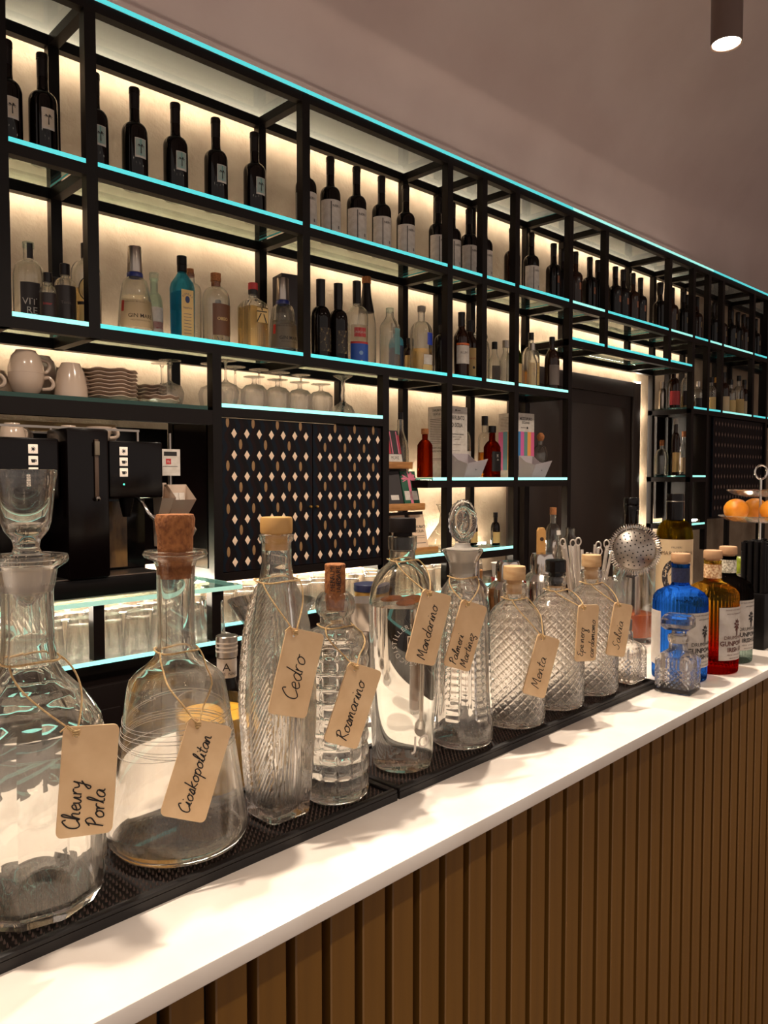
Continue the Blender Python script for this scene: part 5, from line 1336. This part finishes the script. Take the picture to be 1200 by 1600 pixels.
def stem_me(kind):
    if kind in WG: return WG[kind]
    if kind == 'wine': p = [(0.034, 0), (0.041, 0.025), (0.044, 0.048), (0.036, 0.068), (0.010, 0.080), (0.0042, 0.088), (0.0038, 0.135), (0.008, 0.145), (0.035, 0.1485), (0.035, 0.150)]
    elif kind == 'goblet': p = [(0.042, 0), (0.046, 0.03), (0.044, 0.060), (0.030, 0.075), (0.010, 0.080), (0.007, 0.086), (0.008, 0.098), (0.036, 0.103), (0.036, 0.105)]
    else: p = [(0.045, 0), (0.044, 0.010), (0.034, 0.030), (0.012, 0.044), (0.007, 0.055), (0.009, 0.070), (0.006, 0.090), (0.008, 0.125), (0.034, 0.140), (0.036, 0.1425)]
    inner = [(r - 0.0022, z) for r, z in p[:5] if r > 0.0125]
    prof = [(0, inner[-1][1] - 0.002)] + [(r, z) for r, z in reversed(inner)] + p + [(0, p[-1][1])]
    WG[kind] = mesh(*lathe(prof, 32)); WG[kind].materials.append(G_THIN)
    return WG[kind]
zg = ZCUP + 0.0003
for i, (k, X, Y) in enumerate((('wine', 1.385, 2.185), ('goblet', 1.490, 2.175), ('goblet', 1.590, 2.180), ('goblet', 1.690, 2.185), ('goblet', 1.782, 2.180), ('coupe', 1.880, 2.170), ('wine', 1.392, 2.285), ('wine', 1.490, 2.290), ('wine', 1.590, 2.290), ('wine', 1.690, 2.300), ('wine', 1.785, 2.300))):
    if k == 'goblet': lab, gr = 'upturned thick goblet over the patterned cupboard, %s of four in front' % ORD[i - 1], 'upturned goblets'
    elif k == 'coupe': lab, gr = 'upturned cut-stem coupe, last glass over the patterned cupboard', None
    elif Y < 2.2: lab, gr = 'upturned wine glass at the front left over the patterned cupboard', None
    else: lab, gr = 'upturned wine glass in the back row over the patterned cupboard, %s from left' % ORD[i - 6], 'upturned wine glasses in the back row'
    o = link('stemmed_glass', stem_me(k), None, None, (X, Y, zg)); tag(o, lab, 'glass', gr)
for X, Y, lab in ((1.200, 2.220, 'front'), (1.215, 2.300, 'rear')):
    o = link('stemmed_glass', stem_me('wine'), None, None, (X + 0.015, Y + 0.02, zc)); tag(o, 'upturned %s wine glass at the end of the cup shelf' % lab, 'glass', 'wine glasses at the end of the cup shelf')
# tumblers under the glass worktops
tp = [(0.036, 0), (0.0375, 0.002), (0.031, 0.078), (0.030, 0.098), (0.029, 0.100)]
prof = [(0, 0.082), (0.0285, 0.080), (0.0345, 0.001)] + tp + [(0, 0.100)]
TME = mesh(*lathe(prof, 40, lambda th, r, z: r * (1 + (0.02 * math.cos(10 * th) if z > 0.012 else 0)))); TME.materials.append(G_THIN)
for i in range(14):
    for j in range(3):
        X, Y = 0.285 + i * 0.079 * 0.87 + (0.02 if j % 2 else 0), 1.925 + j * 0.090
        X = 0.250 + i * 0.0765
        if X > 1.19 or (j == 0 and min(abs(X - p_) for p_ in (0.44, 0.805, 1.14)) < 0.0): continue
        o = link('tumbler', TME, None, None, (X, Y, 0.9958)); tag(o, 'upturned tumbler under the glass worktop of the coffee machine', 'tumbler', 'upturned tumblers below the coffee machine')
for i in range(17):
    for j in range(2):
        o = link('tumbler', TME, None, None, (1.365 + i * 0.079 + (0.03 if i > 7 else 0), 2.172 + j * 0.090, 0.9858)); tag(o, 'upturned tumbler on the low shelf under the patterned cupboard', 'tumbler', 'upturned tumblers below the patterned cupboard')
# ------------------------------------------------------------------ coffee machine
zm = 1.1493
cm_ = thing('coffee_machine', 'black two-group espresso machine under the cup shelf', 'coffee machine', (0.30, 1.92, zm))
bx(cm_, 'body', 0.26, 1.015, 2.02, 2.30, zm, 1.545, M_GLOSSBLACK, 0.006)
bx(cm_, 'drip_tray', 0.28, 1.015, 1.895, 2.019, zm, 1.195, M_BLACK, 0.004)
bx(cm_, 'tray_grille', 0.30, 1.0, 1.905, 2.015, 1.1952, 1.198, M_STEEL)
for i, (x0, x1) in enumerate(((0.575, 0.735), (0.860, 1.010))):
    hd = bx(cm_, 'brew_head', x0, x1, 1.905, 2.019, 1.395, 1.545, M_GLOSSBLACK, 0.006)
    xb = (0.672, 0.898)[i]
    for j in range(3):
        z = 1.518 - 0.0275 * j
        b = bx(hd, 'button', xb - 0.011, xb + 0.011, 1.9025, 1.9048, z - 0.011, z + 0.011, mat('button_white', (232, 214, 196), 0.5, emit=0.25), 0.0008)
    P = []
    for j in range(3):
        z = 1.518 - 0.0275 * j
        o = Vector((xb, 1.9022, z)) - hd.parent.location
        if j == 0:
            for a in range(8):
                ca, sa = math.cos(a * PI / 4), math.sin(a * PI / 4)
                P.append(on_plane(*poly2([(0.001 * -sa, 0.001 * ca), (0.001 * sa, -0.001 * ca), (0.006 * ca + 0.0006 * sa, 0.006 * sa - 0.0006 * ca), (0.006 * ca - 0.0006 * sa, 0.006 * sa + 0.0006 * ca)]), o, (1, 0, 0), (0, 0, 1)))
        else:
            P.append(on_plane(*poly2([(-0.006, 0.003), (-0.004, -0.005), (0.003, -0.005), (0.005, 0.003)]), o, (1, 0, 0), (0, 0, 1)))
            P.append(on_plane(*poly2([(0.0045, 0.002), (0.008, 0.002), (0.007, -0.003), (0.0035, -0.003), (0.004, -0.0015), (0.006, -0.001), (0.0065, 0.0005), (0.0045, 0.0005)]), o, (1, 0, 0), (0, 0, 1)))
    link('icons', mesh(*join(P), smooth=False), M_INK, hd)
    sp = Vector((xb + 0.03, 1.955, 0)) - cm_.location
    link('spout', mesh(*lathe([(0, 1.345), (0.010, 1.345), (0.016, 1.372), (0.020, 1.3945), (0, 1.3945)], 20)), M_BLACK, cm_, (sp.x, sp.y, -zm))
    hnd = tube([(x0 + 0.05 - cm_.location.x, 1.905 - 1.92, 1.375 - zm), (x0 + 0.05 - cm_.location.x, 1.86 - 1.92, 1.368 - zm), (x0 + 0.05 - cm_.location.x, 1.80 - 1.92, 1.360 - zm)], [0.007, 0.010, 0.011], 12)
    lamp = bx(hd, 'indicator', xb - 0.002, xb + 0.002, 1.9035, 1.9048, 1.430, 1.434, mat('green_indicator', (80, 230, 190), 0.4, emit=1.5))
bx(cm_, 'centre_column', 0.745, 0.852, 1.885, 2.019, 1.196, 1.572, M_GLOSSBLACK, 0.008)
o = bx(cm_, 'sight_tube', 0.812, 0.822, 1.880, 1.8845, 1.40, 1.545, mat('sight_tube', (84, 66, 54), 0.2, 0.3), 0.001)
bx(cm_, 'gauge', 0.811, 0.823, 1.8755, 1.8798, 1.505, 1.540, mat('gauge_grey', (104, 92, 76), 0.4), 0.001)
link('tube_end', mesh(*lathe([(0, -0.007), (0.005, -0.005), (0.007, 0), (0.005, 0.005), (0, 0.007)], 14)), M_CHROME, cm_, (0.817 - 0.30, 1.877 - 1.92, 1.397 - zm))
# steam wand
link('steam_wand', mesh(*tube(curve_pts([(0.640, 0.02, 0.252), (0.640, -0.03, 0.235), (0.648, -0.055, 0.205), (0.672, -0.058, 0.180), (0.685, -0.058, 0.150), (0.688, -0.058, 0.105)], 6), 0.005, 10)), M_CHROME, cm_)
link('wand_nozzle', mesh(*lathe([(0, 0.086), (0.004, 0.086), (0.0085, 0.092), (0.0085, 0.103), (0.005, 0.106), (0, 0.107)], 16)), M_CHROME, cm_, (0.688, -0.058, 0))
link('wand_knob', mesh(*lathe([(0, 0.252), (0.010, 0.252), (0.011, 0.254), (0.011, 0.270), (0, 0.272)], 16)), M_STEEL, cm_, (0.640, 0.005, 0))
bx(cm_, 'bean_window', 0.885, 0.955, 2.010, 2.0195, 1.205, 1.385, noisy('bean_window', (120, 88, 48), (70, 48, 26), (40, 40, 14), 0.25))
# cup rail on top
for (y0, y1) in ((2.03, 2.036), (2.288, 2.294)):
    bx(cm_, 'cup_rail', 0.27, 1.005, y0, y1, 1.577, 1.583, M_STEEL)
for x in (0.275, 0.52, 0.76, 0.998):
    bx(cm_, 'rail_foot', x, x + 0.005, 2.03, 2.036, 1.5452, 1.5768, M_STEEL)
bx(shelf, 'light_bar', 0.30, 1.06, 2.30, 2.315, 1.585, 1.612, mat('brass_bar', (150, 118, 78), 0.4, 0.5))
zt = 1.5455
g2 = 'cups warming on the coffee machine'
for X, Y, fl, lab in ((0.690, 2.10, True, 'small cup upside down on the coffee machine, nearest the white buttons'), (0.735, 2.19, True, 'small cup upside down behind on the coffee machine'), (0.835, 2.10, True, 'small cup on the coffee machine behind the centre column'), (0.920, 2.10, False, 'small cup on the coffee machine over the right brew head'), (0.960, 2.20, False, 'small cup at the right rear of the coffee machine')):
    cup(lab, (X, Y, zt), 0.034, 0.045, R_(-30), fl, g2)
# packet holder with card beside the machine
ph = thing('packet_holder', 'white packet holder with a logo card beside the coffee machine', 'holder', (1.085, 2.02, zm))
bx(ph, 'stand', 1.078, 1.083, 1.995, 2.0, zm, 1.575, M_STEEL)
bx(ph, 'base', 1.04, 1.14, 1.96, 2.06, zm, zm + 0.006, M_STEEL)
cd = bx(ph, 'card', 1.035, 1.108, 1.990, 1.992, 1.455, 1.530, M_PAPER)
o = Vector((1.0715, 1.9897, 1.495)) - ph.location
link('logo', mesh(*on_plane(*rect2(-0.008, 0.008, -0.008, 0.008), o, (1, 0, 0), (0, 0, 1)), smooth=False), M_RED, cd)
link('card_print', mesh(*join([on_plane(*text_data('illy', 0.009), o + Vector((0, -0.0002, 0)), (1, 0, 0), (0, 0, 1)), ]), smooth=False), M_PAPER, cd)
link('card_print', mesh(*join([on_plane(*rect2(-0.014, 0.026, 0.016, 0.028), o, (1, 0, 0), (0, 0, 1)), on_plane(*rect2(-0.018, 0.028, -0.0145, -0.013), o, (1, 0, 0), (0, 0, 1))]), smooth=False), M_INK, cd)
def bin_(par, x0, x1, z0, z1):
    y0, y1 = 1.945, 1.990
    a = par.location
    v = [(x0, y0 + 0.02, z0), (x1, y0 + 0.02, z0), (x1 + 0.008, y0 - 0.012, z1 - 0.012), (x0 - 0.004, y0 - 0.012, z1 - 0.012), (x0, y1, z0), (x1, y1, z0), (x1 + 0.008, y1, z1 + 0.03), (x0 - 0.004, y1, z1 + 0.03)]
    v = [(p[0] - a.x, p[1] - a.y, p[2] - a.z) for p in v]
    link('bin', mesh(v, [(0, 1, 2, 3), (5, 4, 7, 6), (4, 0, 3, 7), (1, 5, 6, 2), (4, 5, 1, 0)], False), M_CERAMIC, par)
bin_(ph, 0.995 + 0.03, 1.055, 1.345, 1.405); bin_(ph, 1.060, 1.118, 1.345, 1.400)
bin_(ph, 1.025, 1.118, 1.258, 1.315)
for k in range(4):
    pk = link('sugar_packet', box_mesh(-0.010, 0.010, -0.001, 0.001, 0, 0.055), M_PAPER, None, (1.072 + 0.012 * k, 1.975, 1.352)); pk.rotation_euler = (R_(-8), 0, R_(8 * k - 12)); tag(pk, 'white sugar packet in the packet holder', 'packet', 'sugar packets')

# ------------------------------------------------------------------ shelf of boxes and bottles (z = 1.45)
z5 = Z5 + 0.0003
def carton(label, loc, wx, wy, h, rz, faces):
    t = thing('carton', label, 'box', loc, rz)
    link('body', box_mesh(-wx / 2, wx / 2, -wy / 2, wy / 2, 0, h, 0.0012, 1), M_PAPER, t)
    for side, items in faces.items():
        if side == 'L': o, U = Vector((-wx / 2 - 0.0004, 0, 0)), Vector((0, -1, 0))
        else: o, U = Vector((0, -wy / 2 - 0.0004, 0)), Vector((1, 0, 0))
        by = {}
        for it in items:
            if it[0] == 't': d = text_data(it[1], it[2], 'CENTER', 0.015); d = ([(x * (it[5] if len(it) > 5 else 1), y) for x, y in d[0]], d[1]); d = ([(x, y + it[3]) for x, y in d[0]], d[1])
            else: d = rect2(*it[1])
            by.setdefault(it[4].name if it[0] == 't' else it[2].name, []).append(on_plane(d[0], d[1], o, U, (0, 0, 1), 0.0002 if it[0] == 't' else 0.0))
        for mn, ps in by.items(): link('printing', mesh(*join(ps), smooth=False), MATS[mn], t)
    return t
lines = [('r', (-0.042, 0.042, 0.255 - 0.0075 * k, 0.2575 - 0.0075 * k), M_GREYINK) for k in range(15)]
carton('white carob chocolate carton with bold black title, behind the post', (2.597, 2.285, z5), 0.135, 0.115, 0.312, R_(-2),
    {'F': [('t', 'CARRUBATO', 0.026, 0.262, M_INK, 0.62), ('t', 'DI SICILIA', 0.026, 0.230, M_INK, 0.62), ('t', 'TAVOLETTE ALLA CARRUBA', 0.0085, 0.190, M_INK, 0.8), ('t', 'SENZA ZUCCHERI', 0.0085, 0.178, M_GREYINK, 0.8), ('t', 'AGGIUNTI', 0.0085, 0.168, M_GREYINK, 0.8), ('t', 'prodotto artigianale', 0.006, 0.145, M_GREYINK), ('r', (-0.012, -0.004, 0.292, 0.300), M_INK), ('r', (0.0, 0.022, 0.294, 0.297), M_GREYINK), ('r', (-0.03, 0.02, 0.118, 0.1195), M_GREYINK)],
     'L': [('t', 'CARRUBATO', 0.014, 0.295, M_INK, 0.7), ('t', 'DI SICILIA', 0.014, 0.278, M_INK, 0.7)] + lines + [('t', 'CARRUBATO DI SICILIA', 0.011, 0.130, M_INK, 0.65), ('t', 'GUSTO E NATURA', 0.011, 0.115, M_INK, 0.65), ('r', (-0.03, 0.03, 0.082, 0.084), M_GREYINK), ('r', (-0.03, 0.03, 0.076, 0.078), M_GREYINK)]})
def tray(label, loc, rz):
    t = thing('display_tray', label, 'tray', loc, rz)
    m_ = mat('carton_lilac_white', (176, 164, 166), 0.6)
    w_, d_, h0, h1 = 0.115, 0.075, 0.060, 0.105
    link('base', box_mesh(0, w_, 0, d_, 0, 0.002), m_, t)
    link('back', box_mesh(0, w_, d_ - 0.002, d_, 0.0021, h1), m_, t)
    for x in (0, w_ - 0.002):
        link('side', mesh([(x, 0, 0.0021), (x, d_ - 0.0021, 0.0021), (x, d_ - 0.0021, h1), (x, d_ * 0.45, h0 * 1.25), (x, -0.018, h0), (x + 0.002, 0, 0.0021), (x + 0.002, d_ - 0.0021, 0.0021), (x + 0.002, d_ - 0.0021, h1), (x + 0.002, d_ * 0.45, h0 * 1.25), (x + 0.002, -0.018, h0)],
             [(0, 4, 3, 2, 1), (5, 6, 7, 8, 9), (0, 1, 6, 5), (1, 2, 7, 6), (2, 3, 8, 7), (3, 4, 9, 8), (4, 0, 5, 9)], False), m_, t)
    f = link('front_flap', mesh([(0.002, -0.0005, 0.0021), (w_ - 0.002, -0.0005, 0.0021), (w_ + 0.004, -0.036, h0 * 1.35), (-0.0, -0.024, h0 * 1.02), (0.002, 0.0015, 0.0021), (w_ - 0.002, 0.0015, 0.0021), (w_ + 0.004, -0.034, h0 * 1.35), (0, -0.022, h0 * 1.02)],
             [(0, 1, 2, 3), (4, 7, 6, 5), (0, 4, 5, 1), (1, 5, 6, 2), (2, 6, 7, 3), (3, 7, 4, 0)], False), m_, t)
    link('flap_logo', mesh(*on_plane(*poly2([(-0.008, 0.004), (0.0, -0.002), (0.010, 0.002), (0.002, -0.005), (-0.004, -0.003)]), (w_ * 0.5, -0.018, 0.036), (1, 0, 0), (0, -0.45, 0.9), 0.0015), smooth=False), M_INK, f)
tray('white open display tray in front of the carob carton', (2.550, 2.148, z5), R_(0))
stripes = [(206, 100, 150), (90, 140, 150), (226, 150, 60), (190, 70, 60)]
stripeF = [(60, 120, 170), (200, 90, 150), (90, 130, 120), (222, 150, 70), (206, 90, 130)]
carton('white and rainbow-striped chocolate carton with bold title', (3.110, 2.285, z5), 0.135, 0.115, 0.312, R_(-2),
    {'F': [('t', 'MEZZOPURO', 0.020, 0.284, M_INK, 0.8), ('t', 'SICILIANO', 0.016, 0.266, M_INK, 0.8), ('r', (-0.04, 0.0, 0.240, 0.243), M_GREYINK), ('r', (0.005, 0.018, 0.236, 0.246), M_INK)] + [('r', (-0.067 + 0.0268 * k, -0.067 + 0.0268 * (k + 1), 0.035, 0.222), mat('stripeF%d' % k, c_, 0.5)) for k, c_ in enumerate(stripeF)],
     'L': [('r', (-0.044, 0.044, 0.290 - 0.007 * k, 0.2915 - 0.007 * k), M_GREYINK) for k in range(9)] + [('r', (-0.057 + 0.0285 * k, -0.057 + 0.0285 * (k + 1), 0.035, 0.222), mat('stripeL%d' % k, c_, 0.5)) for k, c_ in enumerate(stripes)]})
tray('white open display tray in front of the rainbow carton', (3.045, 2.148, z5), R_(0))
B('spirit_bottle', 'clear bottle with a black spout left of the carob carton', (2.325, 2.312, z5), 'spout', dict(outer=round_(0.036, 0.245, 0.110, 0.215, 0.0135, kind='slope'), glass=G_CLEAR, caps=[('spout', cyl(0.011, 0.245, 0.275), M_CAPS)]))
B('whisky_bottle', 'square amber whisky bottle with a cork left of the carob carton', (2.358, 2.200, z5), 'amb', dict(outer=[(0.024, 0), (0.026, 0.003), (0.026, 0.135), (0.020, 0.152), (0.0125, 0.158), (0.0120, 0.180)], glass=glass('amber_glass', (176, 92, 42), 1.4, 0.3), solid=True, seg=40, rf=square_rf(8, 0, 0.15, 0.02), caps=[('cork', cyl(0.0155, 0.180, 0.203), M_CORK)]))
B('whisky_bottle', 'bourbon bottle with a black label reading Knob', (2.822, 2.210, z5), 'knobc', dict(outer=[(0.031, 0), (0.033, 0.003), (0.033, 0.140), (0.028, 0.158), (0.0150, 0.170), (0.0140, 0.205)], glass=glass('bourbon_glass', (168, 84, 38), 1.4, 0.3), solid=True, seg=40, rf=square_rf(5, 0, 0.155, 0.02), caps=[('cap', cyl(0.0190, 0.205, 0.236), M_CAPS)], labels=[(0.028, 0.118, AZ, 0.9, M_INK)], print=[T('KNOB', 0.022, AZ - 0.1, 0.098, M_PAPER, 0.01), T('CREEK', 0.010, AZ - 0.1, 0.080, M_PAPER)]))
for X, Y, h, lab in ((2.745, 2.315, 0.285, 'dark-capped bottle right behind the carob carton'), (2.905, 2.320, 0.292, 'dark-capped bottle behind the bourbon')):
    B('spirit_bottle', lab, (X, Y, z5), 'dk%.2f' % X, dict(outer=round_(0.033, h - 0.04, 0.165, 0.215, 0.0135), glass=G_CLEAR, liquid=(0.12, L_GOLDS), caps=[('cap', cyl(0.0155, h - 0.045, h), M_CAPS)], labels=[(0.03, 0.12, AZ, 0.9, M_PAPER)]))
t = thing('skull_bottle', 'clear skull-shaped bottle with a cork at the shelf end', 'bottle', (3.236, 2.230, z5))
link('body', mesh(*lathe(hollow([(0.022, 0), (0.026, 0.004), (0.024, 0.04), (0.036, 0.085), (0.038, 0.115), (0.030, 0.148), (0.014, 0.162), (0.0125, 0.182)], 0.003, 0.006), 36, lambda th, r, z: r * (1 - (0.12 * math.exp(-((z - 0.09) / 0.012) ** 2) * max(0, math.cos(2 * (th + PI / 2 + 0.3))) ** 4)))), G_CLEAR, t)
link('cork', mesh(*lathe([(0, 0.1822), (0.012, 0.1822), (0.019, 0.196), (0.019, 0.208), (0.010, 0.221), (0, 0.223)], 20)), M_CORK, t)

# wooden chocolate display
ws = thing('chocolate_stand', 'stepped wooden stand of chocolate bars right of the patterned cupboard', 'display stand', (2.06, 2.14, ZW + 0.0003))
zw = ZW + 0.0003
bx(ws, 'side_panel', 2.056, 2.066, 2.145, 2.345, zw, 1.58, M_WOOD)
for (x1, y0, y1, z) in ((2.345, 2.118, 2.20, zw), (2.300, 2.15, 2.25, 1.318), (2.262, 2.185, 2.30, 1.485)):
    bx(ws, 'step', 2.0665, x1, y0, y1, z, z + 0.012, M_WOOD, 0.002)
    bx(ws, 'lip', 2.0665, x1, y0 - 0.008, y0 - 0.0003, z, z + 0.028, M_WOOD, 0.002)
    bx(ws, 'step_back', 2.0665, x1, y1 + 0.0003, y1 + 0.008, z, z + (0.168 if z < 1.45 else 0.06), mat('stand_dark', (40, 26, 18), 0.6))
def bar(label, X, Y, z, m_, prints, rz=R_(-6), w_=0.078, h_=0.15):
    t = thing('chocolate_bar', label, 'chocolate bar', (X, Y, z)); t.rotation_euler = (R_(-15), 0, rz)
    link('wrapper', box_mesh(-w_ / 2, w_ / 2, 0, 0.010, 0, h_, 0.001, 1), m_, t)
    by = {}
    for m2, d in prints: by.setdefault(m2.name, []).append(on_plane(d[0], d[1], (0, -0.0005, 0), (1, 0, 0), (0, 0, 1)))
    for mn, ps in by.items(): link('printing', mesh(*join(ps), smooth=False), MATS[mn], t)
def shift(d, x, y): return ([(a + x, b + y) for a, b in d[0]], d[1])
M_PINK = mat('wrap_pink', (206, 106, 130), 0.5); M_GREENW = mat('wrap_green', (22, 78, 54), 0.5); M_REDW = mat('wrap_red', (170, 32, 52), 0.45)
fronds = [poly2([(0, 0.118), (0.030 * math.cos(R_(a)) - 0.006 * math.sin(R_(a)), 0.118 + 0.026 * math.sin(R_(a)) + 0.005), (0.040 * math.cos(R_(a)), 0.118 + 0.030 * math.sin(R_(a))), (0.030 * math.cos(R_(a)) + 0.006 * math.sin(R_(a)), 0.118 + 0.020 * math.sin(R_(a)) - 0.005)]) for a in (-25, 0, 30, 60, 90, 120, 150, 180, 205)]
P_lab = [(M_PAPER, rect2(-0.034, 0.034, 0.028, 0.066)), (M_INK, shift(text_data('FRUIT', 0.021, 'CENTER', 0.02), 0, 0.054)), (M_REDW, rect2(-0.022, 0.022, 0.036, 0.039))]
bar('green chocolate bar with a pink palm tree', 2.255, 2.168, 1.331, M_GREENW, [(M_PINK, rect2(-0.007, 0.007, 0, 0.120))] + [(M_PINK, f_) for f_ in fronds] + [(P_lab[0][0], (([(x, y) for x, y in P_lab[0][1][0]]), P_lab[0][1][1]))], w_=0.082)
bar('dark chocolate bar left of the green palm bar', 2.160, 2.168, 1.331, M_DARKL, [(M_PAPER, rect2(-0.02, 0.02, 0.03, 0.05))], w_=0.082)
bar('red and brown striped chocolate bar on the top step', 2.205, 2.215, 1.498, M_DARKL, [(M_REDW, rect2(-0.030, -0.016, 0.05, 0.13)), (M_PINK, rect2(-0.010, -0.005, 0.05, 0.145)), (M_PINK, rect2(0.022, 0.027, 0.05, 0.145)), (M_REDW, rect2(0.030, 0.036, 0.05, 0.13)), (M_PAPER, rect2(-0.036, 0.036, 0.004, 0.048)), (M_INK, shift(text_data('PURE', 0.018, 'CENTER', 0.02), 0, 0.032))])
for X, lab in ((2.275, 'kraft chocolate bar with bold print at the right of the lowest step'), (2.165, 'kraft chocolate bar with bold print at the left of the lowest step')):
    bar(lab, X, 2.135, zw + 0.013, mat('kraft_wrap', (206, 176, 146), 0.6), [(M_INK, shift(text_data('CARRUBATO', 0.016, 'CENTER', 0.02), 0, 0.098)), (M_INK, shift(text_data('SICILIA', 0.016, 'CENTER', 0.02), 0, 0.080)), (M_GREYINK, rect2(-0.025, 0.025, 0.060, 0.062)), (M_GREYINK, rect2(-0.025, 0.025, 0.052, 0.054)), (M_INK, rect2(-0.03, -0.02, 0.130, 0.137)), (M_GREYINK, rect2(-0.025, 0.025, 0.030, 0.033))], w_=0.075)
# wide decanter and small dark bottles on the worktop
t = thing('ship_decanter', 'wide-based clear glass decanter on the glass worktop', 'decanter', (2.535, 2.245, zw))
link('body', mesh(*lathe(hollow([(0.075, 0), (0.090, 0.006), (0.088, 0.020), (0.060, 0.060), (0.026, 0.110), (0.020, 0.150), (0.034, 0.186), (0.040, 0.192)], 0.003, 0.008), 48)), G_CLEAR, t)
for X, Y, h, lab in ((2.752, 2.262, 0.150, 'small dark bottle on the worktop, first right of the wide decanter'), (2.802, 2.318, 0.162, 'small dark bottle on the worktop, second right of the wide decanter'), (2.812, 2.180, 0.150, 'small dark bottle on the worktop, front one right of the wide decanter')):
    B('bitters_bottle', lab, (X, Y, zw), 'bit%.3f' % X, dict(outer=round_(0.021, h - 0.02, 0.075, 0.105, 0.0090), glass=M_DARKGLASS, solid=True, caps=[('cap', cyl(0.0110, h - 0.024, h), M_PAPER if Y > 2.3 else M_CAPS)], labels=[(0.01, 0.06, AZ, 1.4, M_GOLDL)]), 'small dark bitters bottles')
# trolley with bottles by the door
tb = thing('side_stand', 'low dark stand beside the door holding bottles', 'stand', (2.97, 2.05, 0))
bx(tb, 'top', 2.90, 3.26, 1.90, 2.065, 0.955, 0.975, M_CABD, 0.003)
for x in (2.905, 3.235):
    for y in (1.905, 2.04): bx(tb, 'leg', x, x + 0.02, y, y + 0.02, 0, 0.9548, M_CABD)
B('spirit_bottle', 'clear bottle with a cork standing before the door', (2.985, 1.985, 0.9753), 'byd', dict(outer=round_(0.036, 0.315, 0.205, 0.265, 0.0135), glass=G_CLEAR, liquid=(0.09, L_AMB), caps=[('cork', cyl(0.0155, 0.305, 0.338), M_CORK)], labels=[(0.215, 0.235, AZ, 0.5, M_PAPER)]))
t = thing('clear_jug', 'wide clear glass jug standing before the door', 'jug', (3.130, 1.985, 0.9753))
link('body', mesh(*lathe(hollow([(0.044, 0), (0.048, 0.004), (0.050, 0.13), (0.040, 0.175), (0.022, 0.205), (0.022, 0.235), (0.026, 0.240)], 0.003, 0.008), 36)), G_CLEAR, t)

# ------------------------------------------------------------------ right unit beyond the door
zr = Z3R + 0.0003
for i, (X, Y, h, R, gm, cm2, lb, lab) in enumerate((
    (4.728, 2.330, 0.175, 0.024, M_STEEL, M_STEEL, None, 'slim steel flask at the back left of the far unit'),
    (4.725, 2.255, 0.255, 0.038, M_AMBERGLASS, M_PAPER, M_RED, 'dark red labelled bottle with a pale cap at the far unit end'),
    (4.800, 2.205, 0.262, 0.036, G_CLEAR, M_CAPS, M_DARKL, 'clear bottle with a dark label at the far unit end'),
    (4.990, 2.215, 0.190, 0.036, G_CLEAR, M_STEEL, M_DARKL, 'short clear bottle on the far unit, second bay'),
    (5.190, 2.215, 0.235, 0.034, G_CLEAR, M_CAPS, M_GOLDL, 'clear bottle with beige label on the far unit, third bay'),
    (5.300, 2.225, 0.245, 0.036, M_AMBERGLASS, M_GOLD, M_GOLDL, 'amber bottle with gold cap on the far unit'),
    (5.420, 2.225, 0.290, 0.038, M_AMBERGLASS, M_CAPS, M_CREAM, 'tall brown bottle with cream label on the far unit'),
    (5.540, 2.225, 0.250, 0.034, G_CLEAR, M_CAPS, M_GOLDL, 'clear bottle with black cap on the far unit'),
    (5.680, 2.225, 0.290, 0.036, G_CLEAR, M_CAPS, M_GOLDL, 'tall clear bottle with beige label on the far unit'),
    (5.780, 2.225, 0.270, 0.034, M_AMBERGLASS, M_CAPS, M_CREAM, 'brown bottle near the right frame edge on the far unit'))):
    sp = dict(outer=round_(R, h - 0.03, h * 0.55, h * 0.75, 0.0135), glass=gm, solid=gm is not G_CLEAR, caps=[('cap', cyl(0.0150, h - 0.036, h), cm2)])
    if lb: sp['labels'] = [(0.02, h * 0.42, AZ - 0.5, 1.2, lb)]
    if gm is G_CLEAR: sp['liquid'] = (h * 0.3, L_GOLDS if i % 2 else L_PALE)
    B('spirit_bottle', lab, (X, Y, zr), 'r%d' % i, sp, 'bottles on the far unit')
zq = 1.4643
for i, (X, Y, h, R, gm, cm2, lb, lab) in enumerate((
    (4.722, 2.325, 0.225, 0.042, G_CLEAR, M_CORK, None, 'clear wide bottle with cork on the low shelf of the far unit'),
    (4.745, 2.245, 0.360, 0.028, M_AMBERGLASS, M_PAPER, M_GOLDL, 'tall slim dark bottle on the low shelf of the far unit'),
    (4.712, 2.175, 0.275, 0.029, G_CLEAR, M_CORK, M_CREAM, 'corked clear bottle at the low shelf corner of the far unit'),
    (4.810, 2.195, 0.280, 0.030, G_CLEAR, M_CORK, M_CREAM, 'second corked clear bottle on the low shelf of the far unit'),
    (4.835, 2.290, 0.190, 0.030, glass('leaf_glass', (170, 186, 90), 1.45, 0.4), M_CAPS, M_GOLDL, 'short greenish bottle by the far patterned cupboard'))):
    sp = dict(outer=round_(R, h - 0.03, h * 0.5, h * 0.75, 0.0125), glass=gm, solid=gm is M_AMBERGLASS, caps=[('cap', cyl(0.0142, h - 0.036, h), cm2)])
    if lb: sp['labels'] = [(0.02, h * 0.40, AZ - 0.6, 1.2, lb)]
    B('spirit_bottle', lab, (X, Y, zq), 'q%d' % i, sp, 'bottles on the low far shelf')
